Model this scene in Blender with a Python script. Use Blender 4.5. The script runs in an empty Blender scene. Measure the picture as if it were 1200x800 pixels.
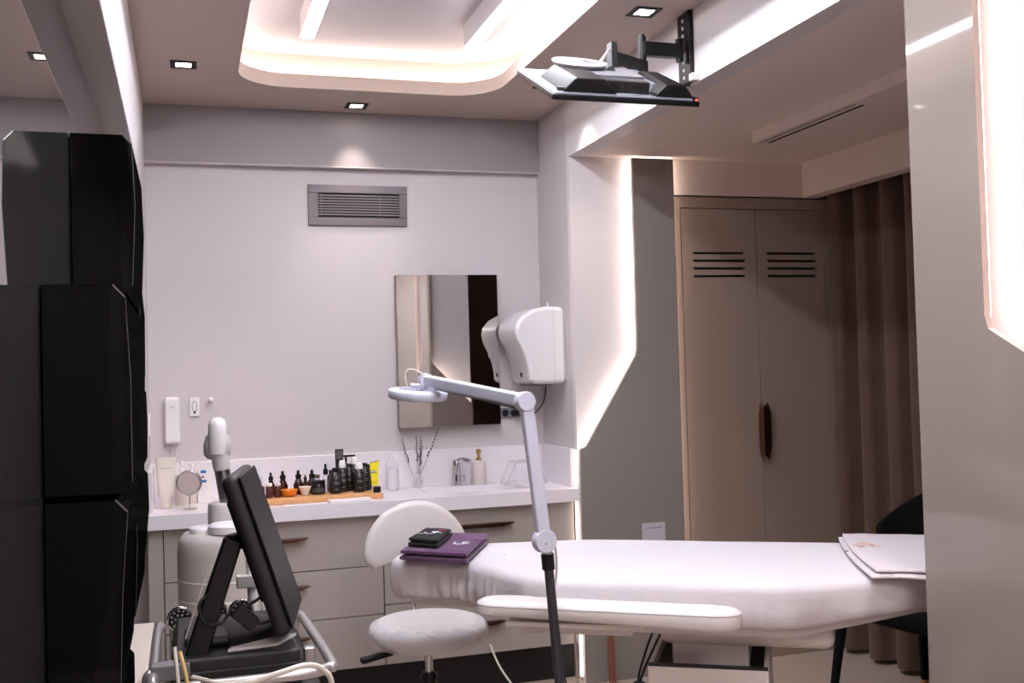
import bpy, bmesh, math, random
from mathutils import Vector, Matrix, noise
random.seed(7)
SC = bpy.context.scene
COL = SC.collection
V = Vector
pi = math.pi

# ------------------------------------------------------------------ materials
def lin(c):
    return c / 12.92 if c <= 0.04045 else ((c + 0.055) / 1.055) ** 2.4
def rgb(r, g, b):
    return (lin(r / 255), lin(g / 255), lin(b / 255), 1)
MATS = {}
def mat(name, col, rough=.5, metal=0, spec=.5, bump=0, bscale=40, var=0, vscale=6, coat=0, trans=0, ior=1.45,
        alpha=1, emit=None, estr=0, stretch=(1, 1, 1), sheen=0, sss=0, coat_rough=.05):
    if name in MATS: return MATS[name]
    m = bpy.data.materials.new(name); m.use_nodes = True
    nt = m.node_tree; b = nt.nodes['Principled BSDF']
    b.inputs['Base Color'].default_value = col
    b.inputs['Roughness'].default_value = rough
    b.inputs['Metallic'].default_value = metal
    b.inputs['Specular IOR Level'].default_value = spec
    b.inputs['Coat Weight'].default_value = coat
    b.inputs['Coat Roughness'].default_value = coat_rough
    b.inputs['Transmission Weight'].default_value = trans
    b.inputs['IOR'].default_value = ior
    b.inputs['Alpha'].default_value = alpha
    b.inputs['Sheen Weight'].default_value = sheen
    b.inputs['Subsurface Weight'].default_value = sss
    if emit:
        b.inputs['Emission Color'].default_value = emit
        b.inputs['Emission Strength'].default_value = estr
    tc = mp = None
    if bump or var:
        tc = nt.nodes.new('ShaderNodeTexCoord'); mp = nt.nodes.new('ShaderNodeMapping')
        mp.inputs['Scale'].default_value = stretch
        nt.links.new(tc.outputs['Object'], mp.inputs['Vector'])
    if bump:
        n = nt.nodes.new('ShaderNodeTexNoise'); n.inputs['Scale'].default_value = bscale; n.inputs['Detail'].default_value = 4
        bp = nt.nodes.new('ShaderNodeBump'); bp.inputs['Strength'].default_value = bump; bp.inputs['Distance'].default_value = .01
        nt.links.new(mp.outputs[0], n.inputs['Vector']); nt.links.new(n.outputs['Fac'], bp.inputs['Height'])
        nt.links.new(bp.outputs[0], b.inputs['Normal'])
    if var:
        n = nt.nodes.new('ShaderNodeTexNoise'); n.inputs['Scale'].default_value = vscale; n.inputs['Detail'].default_value = 5
        cr = nt.nodes.new('ShaderNodeValToRGB')
        a = cr.color_ramp.elements
        a[0].position = .3; a[1].position = .7
        a[0].color = tuple(x * (1 - var) for x in col[:3]) + (1,); a[1].color = tuple(min(1, x * (1 + var)) for x in col[:3]) + (1,)
        nt.links.new(mp.outputs[0], n.inputs['Vector']); nt.links.new(n.outputs['Fac'], cr.inputs['Fac'])
        nt.links.new(cr.outputs[0], b.inputs['Base Color'])
    MATS[name] = m
    return m
def emis(name, col, s):
    return mat(name, (0, 0, 0, 1), .5, emit=col, estr=s)

WALL = mat('wall_paint', rgb(206, 199, 201), .55, bump=.02, bscale=200)
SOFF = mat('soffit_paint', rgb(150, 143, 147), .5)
CEIL = mat('ceiling_paint', rgb(198, 182, 172), .6)
CEILU = mat('upper_ceiling_paint', rgb(206, 198, 202), .6)
BEAM = mat('beam_paint', rgb(222, 216, 218), .35, spec=.5)
ALC = mat('alcove_paint', rgb(236, 220, 211), .6)
GLOSS = mat('gloss_taupe', rgb(142, 134, 130), .12, spec=.5, coat=.4)
GLOSSR = mat('gloss_taupe_near', rgb(138, 127, 120), .04, spec=.5, coat=.1)
EDGE = mat('panel_edge', rgb(200, 180, 170), .4)
CAB = mat('cabinet_gloss', rgb(172, 163, 158), .16, coat=.3)
WARD = mat('wardrobe_satin', rgb(150, 132, 121), .32)
DARK = mat('dark_gap', rgb(22, 18, 18), .6)
TOE = mat('toe_kick', rgb(26, 24, 26), .5)
STONE = mat('solid_surface', rgb(238, 232, 238), .22, spec=.5)
FLOORM = mat('floor_tile', rgb(172, 156, 146), .32, var=.06, vscale=3, bump=.02, bscale=60)
BRONZE = mat('bronze_metal', rgb(92, 68, 58), .3, metal=1)
COPPER = mat('copper', rgb(196, 120, 84), .3, metal=.8)
CHROME = mat('chrome', rgb(215, 215, 220), .08, metal=1)
STEEL = mat('brushed_steel', rgb(165, 165, 170), .3, metal=1)
MIRR = mat('mirror_silver', rgb(225, 224, 224), .01, metal=1)
SMOKE = mat('smoked_mirror', rgb(168, 163, 164), .015, metal=.93)
GBLACK = mat('glass_black', rgb(3, 3, 3), .05, spec=.12)
def black_glass():
    m = bpy.data.materials.new('glass_black'); m.use_nodes = True; nt = m.node_tree
    for n in list(nt.nodes):
        if n.type != 'OUTPUT_MATERIAL': nt.nodes.remove(n)
    out = nt.nodes['Material Output']
    d = nt.nodes.new('ShaderNodeBsdfDiffuse'); d.inputs['Color'].default_value = rgb(4, 4, 4)
    g = nt.nodes.new('ShaderNodeBsdfGlossy'); g.inputs['Roughness'].default_value = .06; g.inputs['Color'].default_value = (.9, .9, .9, 1)
    mx = nt.nodes.new('ShaderNodeMixShader'); mx.inputs[0].default_value = .010
    nt.links.new(d.outputs[0], mx.inputs[1]); nt.links.new(g.outputs[0], mx.inputs[2]); nt.links.new(mx.outputs[0], out.inputs['Surface'])
    return m
GBLACK = black_glass()
BEVEL = mat('polished_bevel', rgb(120, 120, 124), .12, metal=.6)
BLACK = mat('black_plastic', rgb(13, 13, 15), .38, spec=.35)
BLACKM = mat('black_matte', rgb(14, 14, 15), .6)
DGREY = mat('dark_grey_plastic', rgb(36, 35, 37), .45, spec=.4)
MGREY = mat('mid_grey_plastic', rgb(120, 118, 124), .4)
TVBACK = mat('tv_back_lit', rgb(120, 122, 132), .35)  # black plastic coloured grey, strong light from above painted in
LGREY = mat('light_grey_plastic', rgb(190, 186, 188), .35)
WPL = mat('white_plastic', rgb(242, 238, 241), .28)
WPL2 = mat('warm_white_plastic', rgb(222, 214, 212), .35)
LAMPW = mat('lamp_white', rgb(206, 208, 226), .35)
POLE = mat('dark_pole', rgb(62, 62, 70), .35, metal=.4)
VINYL = mat('white_vinyl', rgb(220, 213, 213), .42, bump=.03, bscale=30)
SHEET = mat('white_nonwoven', rgb(214, 208, 214), .85, bump=.35, bscale=16, sheen=.1, stretch=(.45, .8, 1.6))
PLAST = mat('clear_film', rgb(236, 236, 244), .2, alpha=.3, bump=.6, bscale=30)
PURPLE = mat('purple_towelling', rgb(92, 48, 96), .95, bump=.6, bscale=260, sheen=.3, var=.2, vscale=30)
BTOWEL = mat('black_towelling', rgb(20, 18, 22), .95, bump=.6, bscale=260, sheen=.1)
WTOWEL = mat('white_towelling', rgb(212, 202, 206), .95, bump=.25, bscale=200, sheen=.2)
CURT = mat('brown_velvet', rgb(86, 64, 53), .9, bump=.15, bscale=120, sheen=.12, var=.14, vscale=8)
CHAIRM = mat('black_velvet', rgb(9, 8, 9), .9, spec=.2)
WOODT = mat('wood_tip', rgb(190, 130, 86), .5)
TRAYW = mat('tray_wood', rgb(214, 160, 112), .5, var=.18, vscale=30, stretch=(1, 12, 12))
AMBER = mat('amber_glass', rgb(64, 24, 12), .12, trans=.25)
BBOT = mat('black_bottle', rgb(34, 34, 36), .2)
BLAB = mat('grey_print', rgb(128, 126, 126), .5)
WHT = mat('white_cap', rgb(240, 236, 236), .35)
CREAM = mat('cream_tube', rgb(232, 222, 210), .4)
CLEAR = mat('clear_plastic', rgb(240, 238, 246), .05, alpha=.28)
ORANGE = mat('orange_ceramic', rgb(232, 146, 54), .35)
YEL = mat('yellow_tube', rgb(244, 226, 30), .35)
BLUE = mat('blue_print', rgb(40, 110, 180), .5)
RED = mat('red_paint', rgb(200, 50, 36), .45)
PAPER = mat('paper', rgb(226, 222, 228), .7)
GOLD = mat('gold_metal', rgb(206, 176, 120), .25, metal=1)
LAV = mat('lavender_bud', rgb(70, 62, 78), .8)
STEM = mat('lavender_stem', rgb(130, 112, 100), .8)
CABLE = mat('white_cable', rgb(214, 206, 200), .5)
SILV = mat('silver_tube', rgb(186, 182, 184), .3, metal=.7)
GRILL = mat('grille_aluminium', rgb(98, 91, 95), .4, metal=.3)
TEXTW = mat('embroidery_white', rgb(240, 236, 244), .8)
TEXTR = mat('embroidery_red', rgb(190, 44, 74), .8)
TEXTP = mat('embroidery_peach', rgb(226, 190, 180), .8)
TEXTV = mat('embroidery_violet', rgb(140, 84, 140), .8)
E_LIN = emis('linear_light_diffuser', (.90, .92, 1, 1), 50)
E_COVE = emis('cove_led', (1, .90, .84, 1), 24)
E_LED = emis('panel_led', (1, .83, .73, 1), 13)
E_LEDN = emis('gap_led', (1, .86, .76, 1), 2.6)
E_SPOT = emis('spot_lamp', (1, .86, .76, 1), 9)
E_RED = emis('red_standby', (1, .05, .03, 1), 4)

# ------------------------------------------------------------------ objects
def empty(name, loc=(0, 0, 0), label=None, cat=None, group=None):
    o = bpy.data.objects.new(name, None); COL.objects.link(o)
    o.location = loc; o.empty_display_size = .05
    if label: o['label'] = label
    if cat: o['category'] = cat
    if group: o['group'] = group
    return o
def tag(o, label, cat, group=None):
    o['label'] = label; o['category'] = cat
    if group: o['group'] = group
    return o
def wloc(o):
    l = V((0, 0, 0))
    while o: l += o.location; o = o.parent
    return l
def frame(ax):
    z = V(ax).normalized()
    a = V((0, 0, 1)) if abs(z.z) < .95 else V((1, 0, 0))
    x = a.cross(z).normalized(); return x, z.cross(x), z

class MB:
    def __init__(s, M=None): s.v = []; s.f = []; s.M = M or Matrix()
    def add(s, vs, fs):
        n = len(s.v); s.v += [s.M @ V(p) for p in vs]; s.f += [tuple(i + n for i in f) for f in fs]; return s
    def box(s, x0, x1, y0, y1, z0, z1):
        return s.add([(x, y, z) for x in (x0, x1) for y in (y0, y1) for z in (z0, z1)],
                     [(0, 1, 3, 2), (4, 6, 7, 5), (0, 4, 5, 1), (2, 3, 7, 6), (0, 2, 6, 4), (1, 5, 7, 3)])
    def prism(s, poly, a, b):
        """poly: list of 3D points, extruded by vector from a*dir to b*dir where dir given as b-a"""
        n = len(poly); a = V(a); b = V(b)
        vs = [V(p) + a for p in poly] + [V(p) + b for p in poly]
        return s.add(vs, [tuple(range(n))[::-1], tuple(range(n, 2 * n))] + [(i, (i + 1) % n, n + (i + 1) % n, n + i) for i in range(n)])
    def lathe(s, prof, c, ax=(0, 0, 1), seg=24, cap=True, sc=(1, 1)):
        x, y, z = frame(ax); c = V(c); n = len(prof); vs = []
        for r, h in prof:
            for k in range(seg):
                t = 2 * pi * k / seg
                vs.append(c + z * h + x * (r * math.cos(t) * sc[0]) + y * (r * math.sin(t) * sc[1]))
        fs = [(i * seg + k, i * seg + (k + 1) % seg, (i + 1) * seg + (k + 1) % seg, (i + 1) * seg + k) for i in range(n - 1) for k in range(seg)]
        if cap: fs += [tuple(range(seg))[::-1], tuple((n - 1) * seg + k for k in range(seg))]
        return s.add(vs, fs)
    def cyl(s, p0, p1, r0, r1=None, seg=20):
        p0 = V(p0); p1 = V(p1); r1 = r0 if r1 is None else r1
        return s.lathe([(r0, 0), (r1, (p1 - p0).length)], p0, p1 - p0, seg)
    def ball(s, c, r, seg=18, sc=(1, 1, 1)):
        vs = []; R = seg // 2
        for i in range(R + 1):
            a = pi * i / R
            for k in range(seg):
                t = 2 * pi * k / seg
                vs.append((c[0] + r * sc[0] * math.sin(a) * math.cos(t), c[1] + r * sc[1] * math.sin(a) * math.sin(t), c[2] - r * sc[2] * math.cos(a)))
        return s.add(vs, [(i * seg + k, i * seg + (k + 1) % seg, (i + 1) * seg + (k + 1) % seg, (i + 1) * seg + k) for i in range(R) for k in range(seg)])
    def tube(s, pts, r, seg=10, smooth=6, closed=False):
        pts = [V(p) for p in pts]
        if smooth and len(pts) > 2:
            q = []
            n = len(pts)
            rng = range(n if closed else n - 1)
            for i in rng:
                g = (lambda k: pts[k % n]) if closed else (lambda k: pts[max(0, min(n - 1, k))])
                a, b, c, d = g(i - 1), g(i), g(i + 1), g(i + 2)
                for j in range(smooth):
                    t = j / smooth
                    q.append(.5 * ((2 * b) + (c - a) * t + (2 * a - 5 * b + 4 * c - d) * t * t + (3 * b - a - 3 * c + d) * t ** 3))
            if not closed: q.append(pts[-1])
            pts = q
        n = len(pts); vs = []; up = None
        for i, p in enumerate(pts):
            if closed: tg = (pts[(i + 1) % n] - pts[i - 1]).normalized()
            else: tg = (pts[min(n - 1, i + 1)] - pts[max(0, i - 1)]).normalized()
            if up is None: up, _, _ = frame(tg)
            up = (up - tg * up.dot(tg)).normalized(); w = tg.cross(up)
            for k in range(seg):
                t = 2 * pi * k / seg; vs.append(p + up * (r * math.cos(t)) + w * (r * math.sin(t)))
        fs = [(i * seg + k, i * seg + (k + 1) % seg, ((i + 1) % n) * seg + (k + 1) % seg, ((i + 1) % n) * seg + k) for i in range(n if closed else n - 1) for k in range(seg)]
        if not closed: fs += [tuple(range(seg))[::-1], tuple((n - 1) * seg + k for k in range(seg))]
        return s.add(vs, fs)
    def build(s, name, m, parent=None, smooth=False, bevel=0, seg=2, sub=0, label=None, off=True):
        me = bpy.data.meshes.new(name)
        o = bpy.data.objects.new(name, me); COL.objects.link(o)
        L = V((0, 0, 0))
        if parent: o.parent = parent; L = wloc(parent)
        me.from_pydata([tuple(p - L) for p in s.v], [], s.f)
        bm = bmesh.new(); bm.from_mesh(me); bmesh.ops.recalc_face_normals(bm, faces=bm.faces); bm.to_mesh(me); bm.free()
        me.materials.append(m)
        if smooth:
            for p in me.polygons: p.use_smooth = True
            try: me.set_sharp_from_angle(angle=math.radians(50))
            except Exception: pass
        if bevel:
            b = o.modifiers.new('bevel', 'BEVEL'); b.width = bevel; b.segments = seg; b.limit_method = 'ANGLE'; b.angle_limit = math.radians(40)
            for p in me.polygons: p.use_smooth = True
            w = o.modifiers.new('wn', 'WEIGHTED_NORMAL'); w.keep_sharp = True
        if sub:
            q = o.modifiers.new('sub', 'SUBSURF'); q.levels = sub; q.render_levels = sub
            for p in me.polygons: p.use_smooth = True
        if label: o['label'] = label
        return o
def struct(o): o['kind'] = 'structure'; return o
def at0(o, loc):
    """move a single-mesh thing's origin to loc"""
    loc = V(loc)
    o.data.transform(Matrix.Translation(-loc)); o.location = loc; return o
def copy_tree(o, parent=None):
    c = o.copy(); COL.objects.link(c); c.parent = parent
    for ch in list(o.children): copy_tree(ch, c)
    return c
def text(name, body, size, M, m, parent, depth=.0006, align='CENTER'):
    cu = bpy.data.curves.new(name, 'FONT'); cu.body = body; cu.size = size; cu.extrude = depth; cu.align_x = align; cu.align_y = 'CENTER'
    t = bpy.data.objects.new(name, cu); COL.objects.link(t)
    bpy.context.view_layer.update()
    dg = bpy.context.evaluated_depsgraph_get()
    me = bpy.data.meshes.new_from_object(t.evaluated_get(dg)); me.name = name
    bpy.data.objects.remove(t); bpy.data.curves.remove(cu)
    o = bpy.data.objects.new(name, me); COL.objects.link(o)
    me.transform(M); me.transform(Matrix.Translation(-wloc(parent))); me.materials.clear(); me.materials.append(m)
    o.parent = parent
    return o

# ------------------------------------------------------------------ room shell
XL, XR, YB, ZC, ZL = -.144, 1.622, 4.7, 2.517, 2.272
YF = -1.7
struct(MB().box(-.5, 3.3, YF - .1, 4.9, -.1, 0).build('floor', FLOORM))
o = struct(MB().box(-.5, XR + .1, YB, YB + .1, 0, 2.8).build('wall_back', WALL))
# right wall between the back corner and the lit corner, beam above the alcove
struct(MB().box(XR, XR + .1, 4.30, YB, 0, ZC + .2).build('wall_right', WALL))
struct(MB().box(XR, XR + .1, 4.264, 4.30, ZL, ZC + .2).build('trim_7', BEAM))
struct(MB().box(XR, XR + .08, YF, 4.264, ZL, ZC + .2).build('trim_1', BEAM))
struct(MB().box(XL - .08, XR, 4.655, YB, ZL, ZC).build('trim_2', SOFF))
struct(MB().box(XL, XR, 4.654, YB, ZL - .004, ZL - .0002).build('soffit_lit_strip', CEILU))  # paler strip paints bounced light onto the soffit underside
# alcove: back wall behind the wardrobe, side wall behind the curtain, lower ceiling
struct(MB().box(XR + .1, 3.2, 4.264 + .64, 4.264 + .7, 0, 2.6).build('wall_alcove_back', ALC))
struct(MB().box(XR, 2.116, 4.264, 4.30, 0, ZL).build('wall_corner', BEAM))
struct(MB().box(3.02, 3.1, .1, 4.95, 0, 2.6).build('wall_alcove_side', ALC))
struct(MB().box(XR + .08, 3.1, .1, 4.95, ZL, ZL + .1).build('ceiling_alcove', ALC))
struct(MB().box(1.9, 3.1, .1, .2, 0, 2.6).build('wall_alcove_front', WARD))
struct(MB().box(2.117, 2.784, 4.252, 4.33, 2.112, ZL).box(2.784, 2.86, .2, 4.33, 2.112, ZL).build('trim_3', ALC))
# left wall: full-depth pier beside the counter, bulkhead over the mirror, ledge under it
struct(MB().box(-.24, XL, 4.45, YB, 0, ZC).build('wall_left', WALL))
struct(MB().box(-.5, XL, YF, 4.45, 2.105, ZC + .1).build('trim_4', WALL, bevel=.004))
struct(MB().box(-.5, -.24, YF, 4.45, 0, 2.105).build('wall_left_backing', WALL))
struct(MB().box(-.24, -.097, .9, 3.24, 0, .645).build('trim_5', mat('ledge_paint', rgb(214, 200, 190), .4), bevel=.002))
struct(MB().box(-.5, 1.75, YF - .1, YF, 0, 2.8).build('wall_front', WALL))

# ceiling with rounded rectangular light recess
RX0, RX1, RY0, RY1, RR = .22, 1.282, .55, 4.285, .2
def rrect(x0, x1, y0, y1, r, n=10):
    P = []
    for cx, cy, a0 in ((x1 - r, y1 - r, 0), (x0 + r, y1 - r, pi / 2), (x0 + r, y0 + r, pi), (x1 - r, y0 + r, 1.5 * pi)):
        for k in range(n + 1):
            a = a0 + pi / 2 * k / n; P.append((cx + r * math.cos(a), cy + r * math.sin(a)))
    return P
hole = rrect(RX0, RX1, RY0, RY1, RR)
def ring_ceiling(name, m, z):
    bm = bmesh.new()
    outer = [bm.verts.new(p) for p in ((-.3, YF, z), (XR + .02, YF, z), (XR + .02, YB, z), (-.3, YB, z))]
    inner = [bm.verts.new((x, y, z)) for x, y in hole]
    es = []
    for L in (outer, inner):
        for i in range(len(L)): es.append(bm.edges.new((L[i], L[(i + 1) % len(L)])))
    bmesh.ops.triangle_fill(bm, use_beauty=True, use_dissolve=False, edges=es)
    # lip, shelf and cavity wall
    def off(d, zz): return [bm.verts.new((x, y, zz)) for x, y in rrect(RX0 - d, RX1 + d, RY0 - d, RY1 + d, RR + d)]
    rows = [inner, off(0, z + .056), off(.12, z + .056), off(.12, z + .175)]
    for a, b in zip(rows, rows[1:]):
        n = len(a)
        for i in range(n): bm.faces.new((a[i], a[(i + 1) % n], b[(i + 1) % n], b[i]))
    me = bpy.data.meshes.new(name); bm.to_mesh(me); bm.free(); me.materials.append(m)
    o = bpy.data.objects.new(name, me); COL.objects.link(o); return struct(o)
ring_ceiling('ceiling', CEIL, ZC)
ZU = 2.69
struct(MB().box(-.3, XR + .08, YF, YB, ZU, ZU + .06).build('ceiling_recess', CEILU))
# cove strip lying on the shelf of the recess
def ringstrip(d0, d1, z0, z1):
    a, b = rrect(RX0 - d0, RX1 + d0, RY0 - d0, RY1 + d0, RR + d0), rrect(RX0 - d1, RX1 + d1, RY0 - d1, RY1 + d1, RR + d1)
    n = len(a); mb = MB()
    vs = [(x, y, z) for z in (z0, z1) for L in (a, b) for x, y in L]
    fs = []
    for i in range(n):
        j = (i + 1) % n
        fs += [(i, j, n + j, n + i), (2 * n + i, 2 * n + j, 3 * n + j, 3 * n + i), (i, j, 2 * n + j, 2 * n + i), (n + i, n + j, 3 * n + j, 3 * n + i)]
    return mb.add(vs, fs)
o = ringstrip(.085, .097, 2.576, 2.582).build('cove_light_strip', E_COVE)
tag(o, 'warm white LED strip glowing round the rounded ceiling recess', 'light strip')

# linear lights
def linear_light(x0, label):
    t = empty('linear_ceiling_light', (x0 + .025, 2.6, ZU), label, 'ceiling light', 'linear lights in the ceiling recess')
    MB().box(x0, x0 + .05, 1.05, 3.9, 2.603, ZU).build('housing', WPL, t)
    MB().box(x0 + .001, x0 + .049, 1.051, 3.899, 2.5995, 2.603).build('diffuser', E_LIN, t)
linear_light(.436, 'slim white linear light in the recess, the one above the product tray')
linear_light(1.063, 'slim white linear light in the recess, the one beside the television')

# recessed spots
def spot(cx, cy, label, aim=(0, 0), w=.094, power=16):
    t = empty('recessed_spotlight', (cx, cy, ZC), label, 'spotlight', 'square black spotlights in the ceiling')
    h = w / 2; i = h * .58; z = ZC
    mb = MB()
    for a in ((cx - h, cx + h, cy - h, cy - i), (cx - h, cx + h, cy + i, cy + h), (cx - h, cx - i, cy - i, cy + i), (cx + i, cx + h, cy - i, cy + i)):
        mb.box(*a, z - .004, z - .0005)
    mb.build('frame', BLACKM, t, bevel=.001)
    MB().box(cx - i, cx + i, cy - i, cy + i, z - .003, z - .0008).build('lamp', E_SPOT, t)
    l = bpy.data.lights.new('spot_beam', 'SPOT'); l.energy = power; l.color = (1, .86, .74); l.spot_size = math.radians(62); l.spot_blend = .9; l.shadow_soft_size = .02
    lo = bpy.data.objects.new('beam', l); COL.objects.link(lo); lo.parent = t; lo.location = (0, 0, -.012)
    lo.rotation_euler = (V((aim[0], aim[1], -1))).to_track_quat('-Z', 'Y').to_euler()
spot(.02, 4.045, 'square black recessed spotlight in the ceiling near the mirror wall', (.1, .15))
spot(.74, 4.525, 'square black recessed spotlight over the ventilation grille', (0, .25), power=8)
spot(1.472, 3.13, 'square black recessed spotlight above the television bracket', (.1, .3))
spot(1.452, 4.05, 'square black recessed spotlight behind the television', (.35, -.05))
spot(.02, 2.2, 'square black recessed spotlight over the black wall cabinets', (.1, 0))
spot(1.472, 1.4, 'square black recessed spotlight over the near wall panel', (.0, .2))

# added fill lights out of view: panel behind the camera, spot inside the alcove
t = empty('fill_panel_light', (.75, -.75, ZC), 'added unseen fill light panel on the ceiling behind the camera', 'ceiling light')
MB().box(.2, 1.3, -1.25, -.25, ZC - .02, ZC - .001).build('frame', WPL, t)
MB().box(.22, 1.28, -1.23, -.27, ZC - .022, ZC - .0195).build('diffuser', emis('fill_light', (1, .93, .88, 1), 9), t)
ZC_ = ZC; ZC = ZL
spot(2.45, 2.40, 'added unseen fill spotlight in the lowered ceiling of the alcove', (-.25, .35), power=140)  # added spot, hidden from view, brightens the alcove
ZC = ZC_

# ------------------------------------------------------------------ glossy panel in the lit corner
def poly_panel(name, pts, d0, d1, axis, m, parent, edge=None, smooth_pt=None):
    """pts in (u,z): axis 'y' panel lies in xz, thickness d0..d1 in y ; axis 'x' panel lies in yz"""
    P = [((u, 0, z) if axis == 'y' else (0, u, z)) for u, z in pts]
    a = (0, d0, 0) if axis == 'y' else (d0, 0, 0); b = (0, d1, 0) if axis == 'y' else (d1, 0, 0)
    o = MB().prism(P, a, b).build(name, m, parent, bevel=.0015)
    if edge:
        o.data.materials.append(edge)
        ax = V((0, 1, 0)) if axis == 'y' else V((1, 0, 0))
        for p in o.data.polygons:
            if abs(p.normal.dot(ax)) < .5: p.material_index = 1
    return o
t = empty('corner_wall_panel', (1.9, 4.2, 0), 'glossy taupe wall panel with slanted backlit edge beside the wardrobe', 'wall panel')
poly_panel('board', [(1.612, .0), (2.093, .0), (2.093, 2.261), (1.895, 2.261), (1.892, 1.425), (1.884, 1.395), (1.64, 1.008), (1.612, .997)], 4.2, 4.218, 'y', GLOSS, t)
mb = MB()
mb.box(1.905, 1.913, 4.2185, 4.224, 1.42, 2.262)
mb.prism([(1.897, 0, 1.392), (1.905, 0, 1.387), (1.640, 0, .982), (1.633, 0, .987)], (0, 4.2185, 0), (0, 4.224, 0))
mb.box(2.077, 2.084, 4.2185, 4.224, .02, 2.262)
mb.box(1.92, 2.07, 4.2185, 4.224, 2.248, 2.254)
mb.build('led_strip', E_LED, t)
MB().box(1.604, 1.611, 4.245, 4.262, .02, .99).build('gap_light', E_LEDN, t)

# glossy panel with lit cut-out on the wall beside the camera
XP = 1.65
t = empty('near_wall_panel', (XP, 1.8, 0), 'large glossy taupe wall panel with glowing angular cut-out at the bed foot', 'wall panel')
def yz(*P): return list(P)
poly_panel('board', yz((2.07, 0), (2.07, 2.268), (1.848, 2.268), (1.848, 1.438), (1.838, 1.41), (1.66, 1.315), (1.66, 2.268), (.2, 2.268), (.2, 0)), XP, XP + .018, 'x', GLOSSR, t, EDGE)
MB().box(XP + .019, XP + .026, 1.856, 1.864, 1.40, 2.26).prism([(0, 1.85, 1.405), (0, 1.845, 1.395), (0, 1.66, 1.29), (0, 1.66, 1.302)], (XP + .019, 0, 0), (XP + .026, 0, 0)).build('led_strip', emis('near_led', (1, .84, .74, 1), 15), t)
struct(MB().box(XP + .075, 1.965, YF, 2.020, 0, ZL + .3).build('wall_right_front', BEAM))
MB().box(XP + .018, XP + .075, 1.95, 2.020, 0, 2.268).box(XP + .018, XP + .075, .2, 1.6, 0, 2.268).build('backing', BEAM, t)
MB().box(XP + .070, XP + .0748, 1.6, 1.95, 0, 2.268).build('niche_back', mat('niche_paint', rgb(186, 172, 176), .5), t)
# its end, seen in the small mirror
t = empty('end_wall_panel', (1.8, 2.07, 0), 'glossy taupe panel with slanted backlit edge, seen in the small mirror', 'wall panel')
MB().prism([(XP + .0185, 0, 0), (1.965, 0, 0), (1.965, 0, 1.10), (XP + .0285, 0, 1.40), (XP + .0185, 0, 1.42)], (0, 2.052, 0), (0, 2.0695, 0)).build('board', GLOSSR, t)
MB().prism([(XP + .005, 0, 1.385), (1.955, 0, 1.085), (1.955, 0, 1.075), (XP + .005, 0, 1.375)], (0, 2.045, 0), (0, 2.050, 0)).box(XP + .003, XP + .01, 2.046, 2.051, 1.42, 2.26).build('led_strip', emis('end_led', (1, .82, .7, 1), 60), t)

# ------------------------------------------------------------------ wardrobe
WY = 4.252
t = empty('wardrobe', (2.53, WY, 0), 'tall taupe built-in wardrobe with two slotted doors and bronze handles', 'wardrobe')
MB().box(2.118, 2.146, WY, 4.80, 0, 2.104).box(2.903, 2.947, WY, 4.80, 0, 2.104).box(2.146, 2.903, WY, 4.80, 2.054, 2.104).box(2.146, 2.903, WY + .03, 4.80, .0, .06).build('frame', WARD, t, bevel=.0015)
MB().box(2.146, 2.903, WY + .004, WY + .02, 0, .094).build('plinth', WARD, t)
MB().box(2.146, 2.903, WY + .028, WY + .04, .06, 2.054).build('inner_back', DARK, t)
for i, (x0, x1, sx0, sx1) in enumerate(((2.149, 2.5255, 2.205, 2.466), (2.5285, 2.900, 2.584, 2.844))):
    mb = MB(); zs = [1.745, 1.780, 1.815, 1.850]; h = .0055; y0, y1 = WY + .001, WY + .021
    mb.box(x0, sx0, y0, y1, .098, 2.051).box(sx1, x1, y0, y1, .098, 2.051)
    prev = .098
    for z in zs: mb.box(sx0, sx1, y0, y1, prev, z - h); prev = z + h
    mb.box(sx0, sx1, y0, y1, prev, 2.051)
    d = mb.build('door', WARD, t)
    s = -1 if i == 0 else 1
    xc = 2.527 + s * .016
    hb = MB()
    hb.prism([(xc - s * .006, 0, 1.13), (xc - s * .003, 0, 1.16), (xc + s * .004, 0, 1.16), (xc + s * .017, 0, 1.115), (xc + s * .017, 0, .965), (xc + s * .004, 0, .905), (xc - s * .003, 0, .905), (xc - s * .006, 0, .95)], (0, WY - .026, 0), (0, WY - .02, 0))
    hb.prism([(xc - s * .006, 0, 1.15), (xc + s * .001, 0, 1.15), (xc + s * .001, 0, .915), (xc - s * .006, 0, .915)], (0, WY - .021, 0), (0, WY - .001, 0))
    hb.build('handle', BRONZE if i else mat('bronze_light', rgb(176, 128, 108), .35, metal=.9), d, bevel=.0012)

# curtain
def curtain():
    mb = MB(); ny, nz = 300, 14; ys, ye = 4.22, .25; vs = []
    for j in range(nz + 1):
        z = .025 + (2.2 - .025) * j / nz
        for i in range(ny + 1):
            y = ys + (ye - ys) * i / ny
            ph = (4.22 - y) / .185 * 2 * pi
            a = .046 + .010 * math.sin(i * .17)
            sgn = math.sin(ph + .35 * math.sin(y * 9)); x = 2.925 - a * (abs(sgn) ** .6) * (1 if sgn > 0 else -1)
            x += .004 * noise.noise(V((y * 3, z * 1.3, 0)))
            vs.append((x, y + .010 * math.sin(2 * ph), z))
    fs = [(j * (ny + 1) + i, j * (ny + 1) + i + 1, (j + 1) * (ny + 1) + i + 1, (j + 1) * (ny + 1) + i) for j in range(nz) for i in range(ny)]
    return mb.add(vs, fs)
o = curtain().build('curtain', CURT, smooth=True)
tag(o, 'brown velvet curtain hanging in deep folds beside the wardrobe', 'curtain')

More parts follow.
